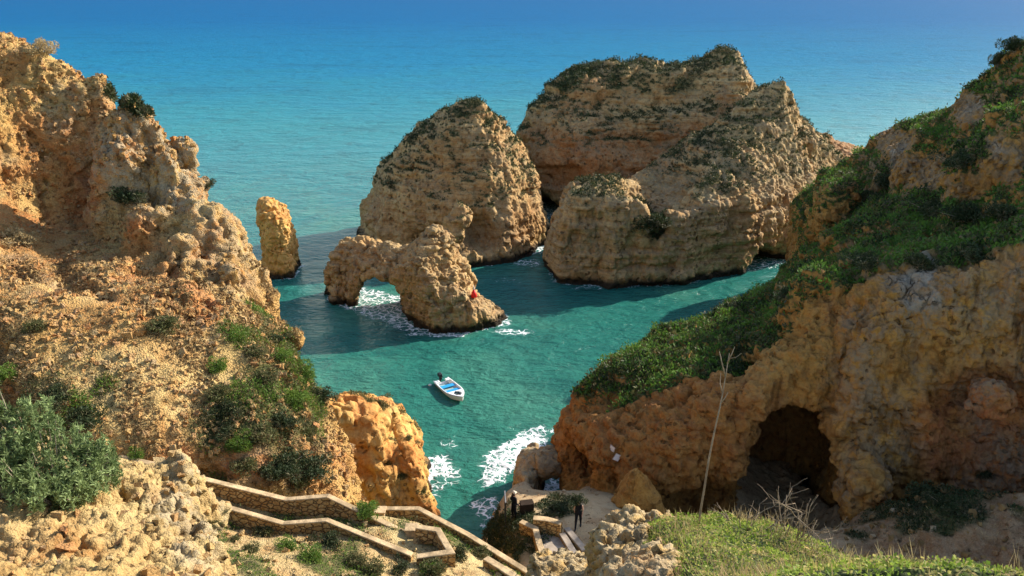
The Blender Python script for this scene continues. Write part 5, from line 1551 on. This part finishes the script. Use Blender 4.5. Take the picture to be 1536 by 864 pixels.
skyline(1496, 70, .6, 'dark', 'left one of two little bushes on the skyline of the right headland', 1.4)
skyline(1522, 60, .7, 'dark', 'right one of two little bushes on the skyline of the right headland', 1.2)

# the silvery bush, left foreground
cb = np.array(at(70, 690, 8.3))
root = empty('leafy_bush', cb - (0, 0, 0.3), 'big bush of slim silvery green leaves on the pale mound, left foreground', 'bush')
g = np.random.default_rng(77)
tips = []
for (u, v, y) in [(g.uniform(-60, 175), 0, 0) for _ in range(900)]:
    t = np.clip((u + 60) / 235, 0, 1)
    top = np.interp(u, [-60, 0, 60, 110, 150, 175], [560, 578, 598, 625, 655, 690])
    bot = np.interp(u, [-60, 0, 60, 110, 150, 175], [700, 705, 760, 735, 715, 702])
    v = top + 10 + 16 * math.sin(u * 0.11) * math.sin(u * 0.043 + 1) + g.normal() * 9 + (bot - top) * g.uniform(0, 1) ** 0.9
    y = 8.9 - 1.0 * (v - top) / 150 + g.uniform(-0.25, 0.15)
    tips.append(at(u, v, y))
tips = np.array(tips)
k_ = 42
d = g.normal(size=(len(tips), 3)) * 0.35 + (0.15, -0.25, 0.75)
d /= np.linalg.norm(d, axis=1, keepdims=True)
tt = g.uniform(0, 1, (len(tips), k_))
P = (tips[:, None] - d[:, None] * (0.16 * tt[..., None])).reshape(-1, 3)
N = (d[:, None] * 0.9 + g.normal(size=(len(tips), k_, 3)) * 0.45).reshape(-1, 3)
N /= np.linalg.norm(N, axis=1, keepdims=True)
v, f, r_ = leaves(P - (cb - (0, 0, 0.3)), N, 0.062, 0.013, 0.8, 78)
put('foliage', mesh_from('foliage', v, f, M['silver'], {'rnd': r_}, False), root)
m = MB()
for i in range(0, len(tips), 5):
    e = tips[i] - (cb - (0, 0, 0.3))
    m.tube([(e[0] * 0.5, e[1] * 0.5 + 0.1, -0.2), (e[0] * 0.8, e[1] * 0.8, e[2] * 0.5), tuple(e)], (0.014, 0.009, 0.003), 5)
m.build('stems', M['twig'], root)

# dead flower stalk
pts = A((1048, 800, 8.55), (1050, 770, 8.55), (1056, 735, 8.56), (1063, 690, 8.58), (1071, 650, 8.6), (1080, 610, 8.62), (1084, 590, 8.63), (1089, 560, 8.65), (1094, 530, 8.66))
root = empty('dead_stalk', pts[0], 'single tall bleached dead stalk rising from the grassy mound', 'plant')
rel = [Vector(q) - Vector(pts[0]) for q in pts]
MB().tube(rel, (0.015, 0.0145, 0.013, 0.012, 0.0105, 0.0095, 0.008, 0.0065, 0.004), 8).build('stalk', M['pale_twig'], root, smooth=True)
def twig(chain, rad, par):
    c_ = [Vector(q) - Vector(pts[0]) for q in A(*chain)]
    MB().tube(c_, rad, 6).build('twig', M['pale_twig'], par, smooth=True)
twig(((1088, 566, 8.65), (1083, 545, 8.6), (1079, 527, 8.6)), (0.009, 0.007, 0.003), root)
twig(((1091, 545, 8.66), (1098, 530, 8.62), (1102, 520, 8.6)), (0.009, 0.006, 0.003), root)
twig(((1084, 592, 8.63), (1080, 575, 8.7), (1081, 560, 8.7)), (0.008, 0.006, 0.003), root)
twig(((1082, 604, 8.63), (1088, 596, 8.6), (1092, 588, 8.6)), (0.008, 0.006, 0.003), root)
twig(((1093, 538, 8.66), (1104, 536, 8.6), (1112, 530, 8.6)), (0.006, 0.004, 0.002), root)
# dead bushes
def dead_bush(u, v, y, hgt, spread, n, seed, label, mat):
    b = np.array(at(u, v, y))
    root = empty('dead_shrub', b, label, 'shrub', None)
    g = np.random.default_rng(seed)
    for i in range(n):
        m = MB()
        def grow(p_, d_, ln, r_, lv):
            q_ = [p_]
            for _ in range(3):
                d_ = d_ + g.normal(size=3) * 0.16 + np.array([0, 0, 0.05])
                d_ /= np.linalg.norm(d_)
                q_.append(q_[-1] + d_ * ln / 3)
            m.tube([tuple(x) for x in q_], (r_, r_ * 0.85, r_ * 0.7, r_ * 0.45), 5)
            if lv:
                for _ in range(g.integers(2, 4)):
                    j = g.integers(1, 4)
                    nd = d_ + g.normal(size=3) * 0.5
                    grow(q_[j], nd / np.linalg.norm(nd), ln * g.uniform(0.4, 0.7), r_ * 0.55, lv - 1)
        a = g.uniform(0, 6.28)
        d0 = np.array([math.cos(a) * spread, math.sin(a) * spread * 0.6, 1.0])
        grow(np.array([math.cos(a) * 0.12, math.sin(a) * 0.12, -0.1]), d0 / np.linalg.norm(d0), hgt * g.uniform(0.6, 1), 0.011, 2)
        m.build('branch', mat, root, smooth=True)
dead_bush(1120, 800, 8.5, 0.5, 0.5, 7, 41, 'low pale leafless shrub just right of the tall dead stalk', M['pale_twig'])
dead_bush(1185, 812, 8.3, 0.75, 0.45, 9, 42, 'largest leafless shrub, its pale twigs crossing the dark cave mouth', M['pale_twig'])
dead_bush(1262, 850, 7.9, 0.5, 0.7, 6, 43, 'thin leafless shrub sprawling right, at the right end of the grassy mound', M['twig'])
dead_bush(1330, 872, 7.6, 0.4, 0.8, 5, 44, 'sparse dry stems at the bottom edge right of the grassy mound', M['twig'])
for o in COVER:
    o.hide_set(False)
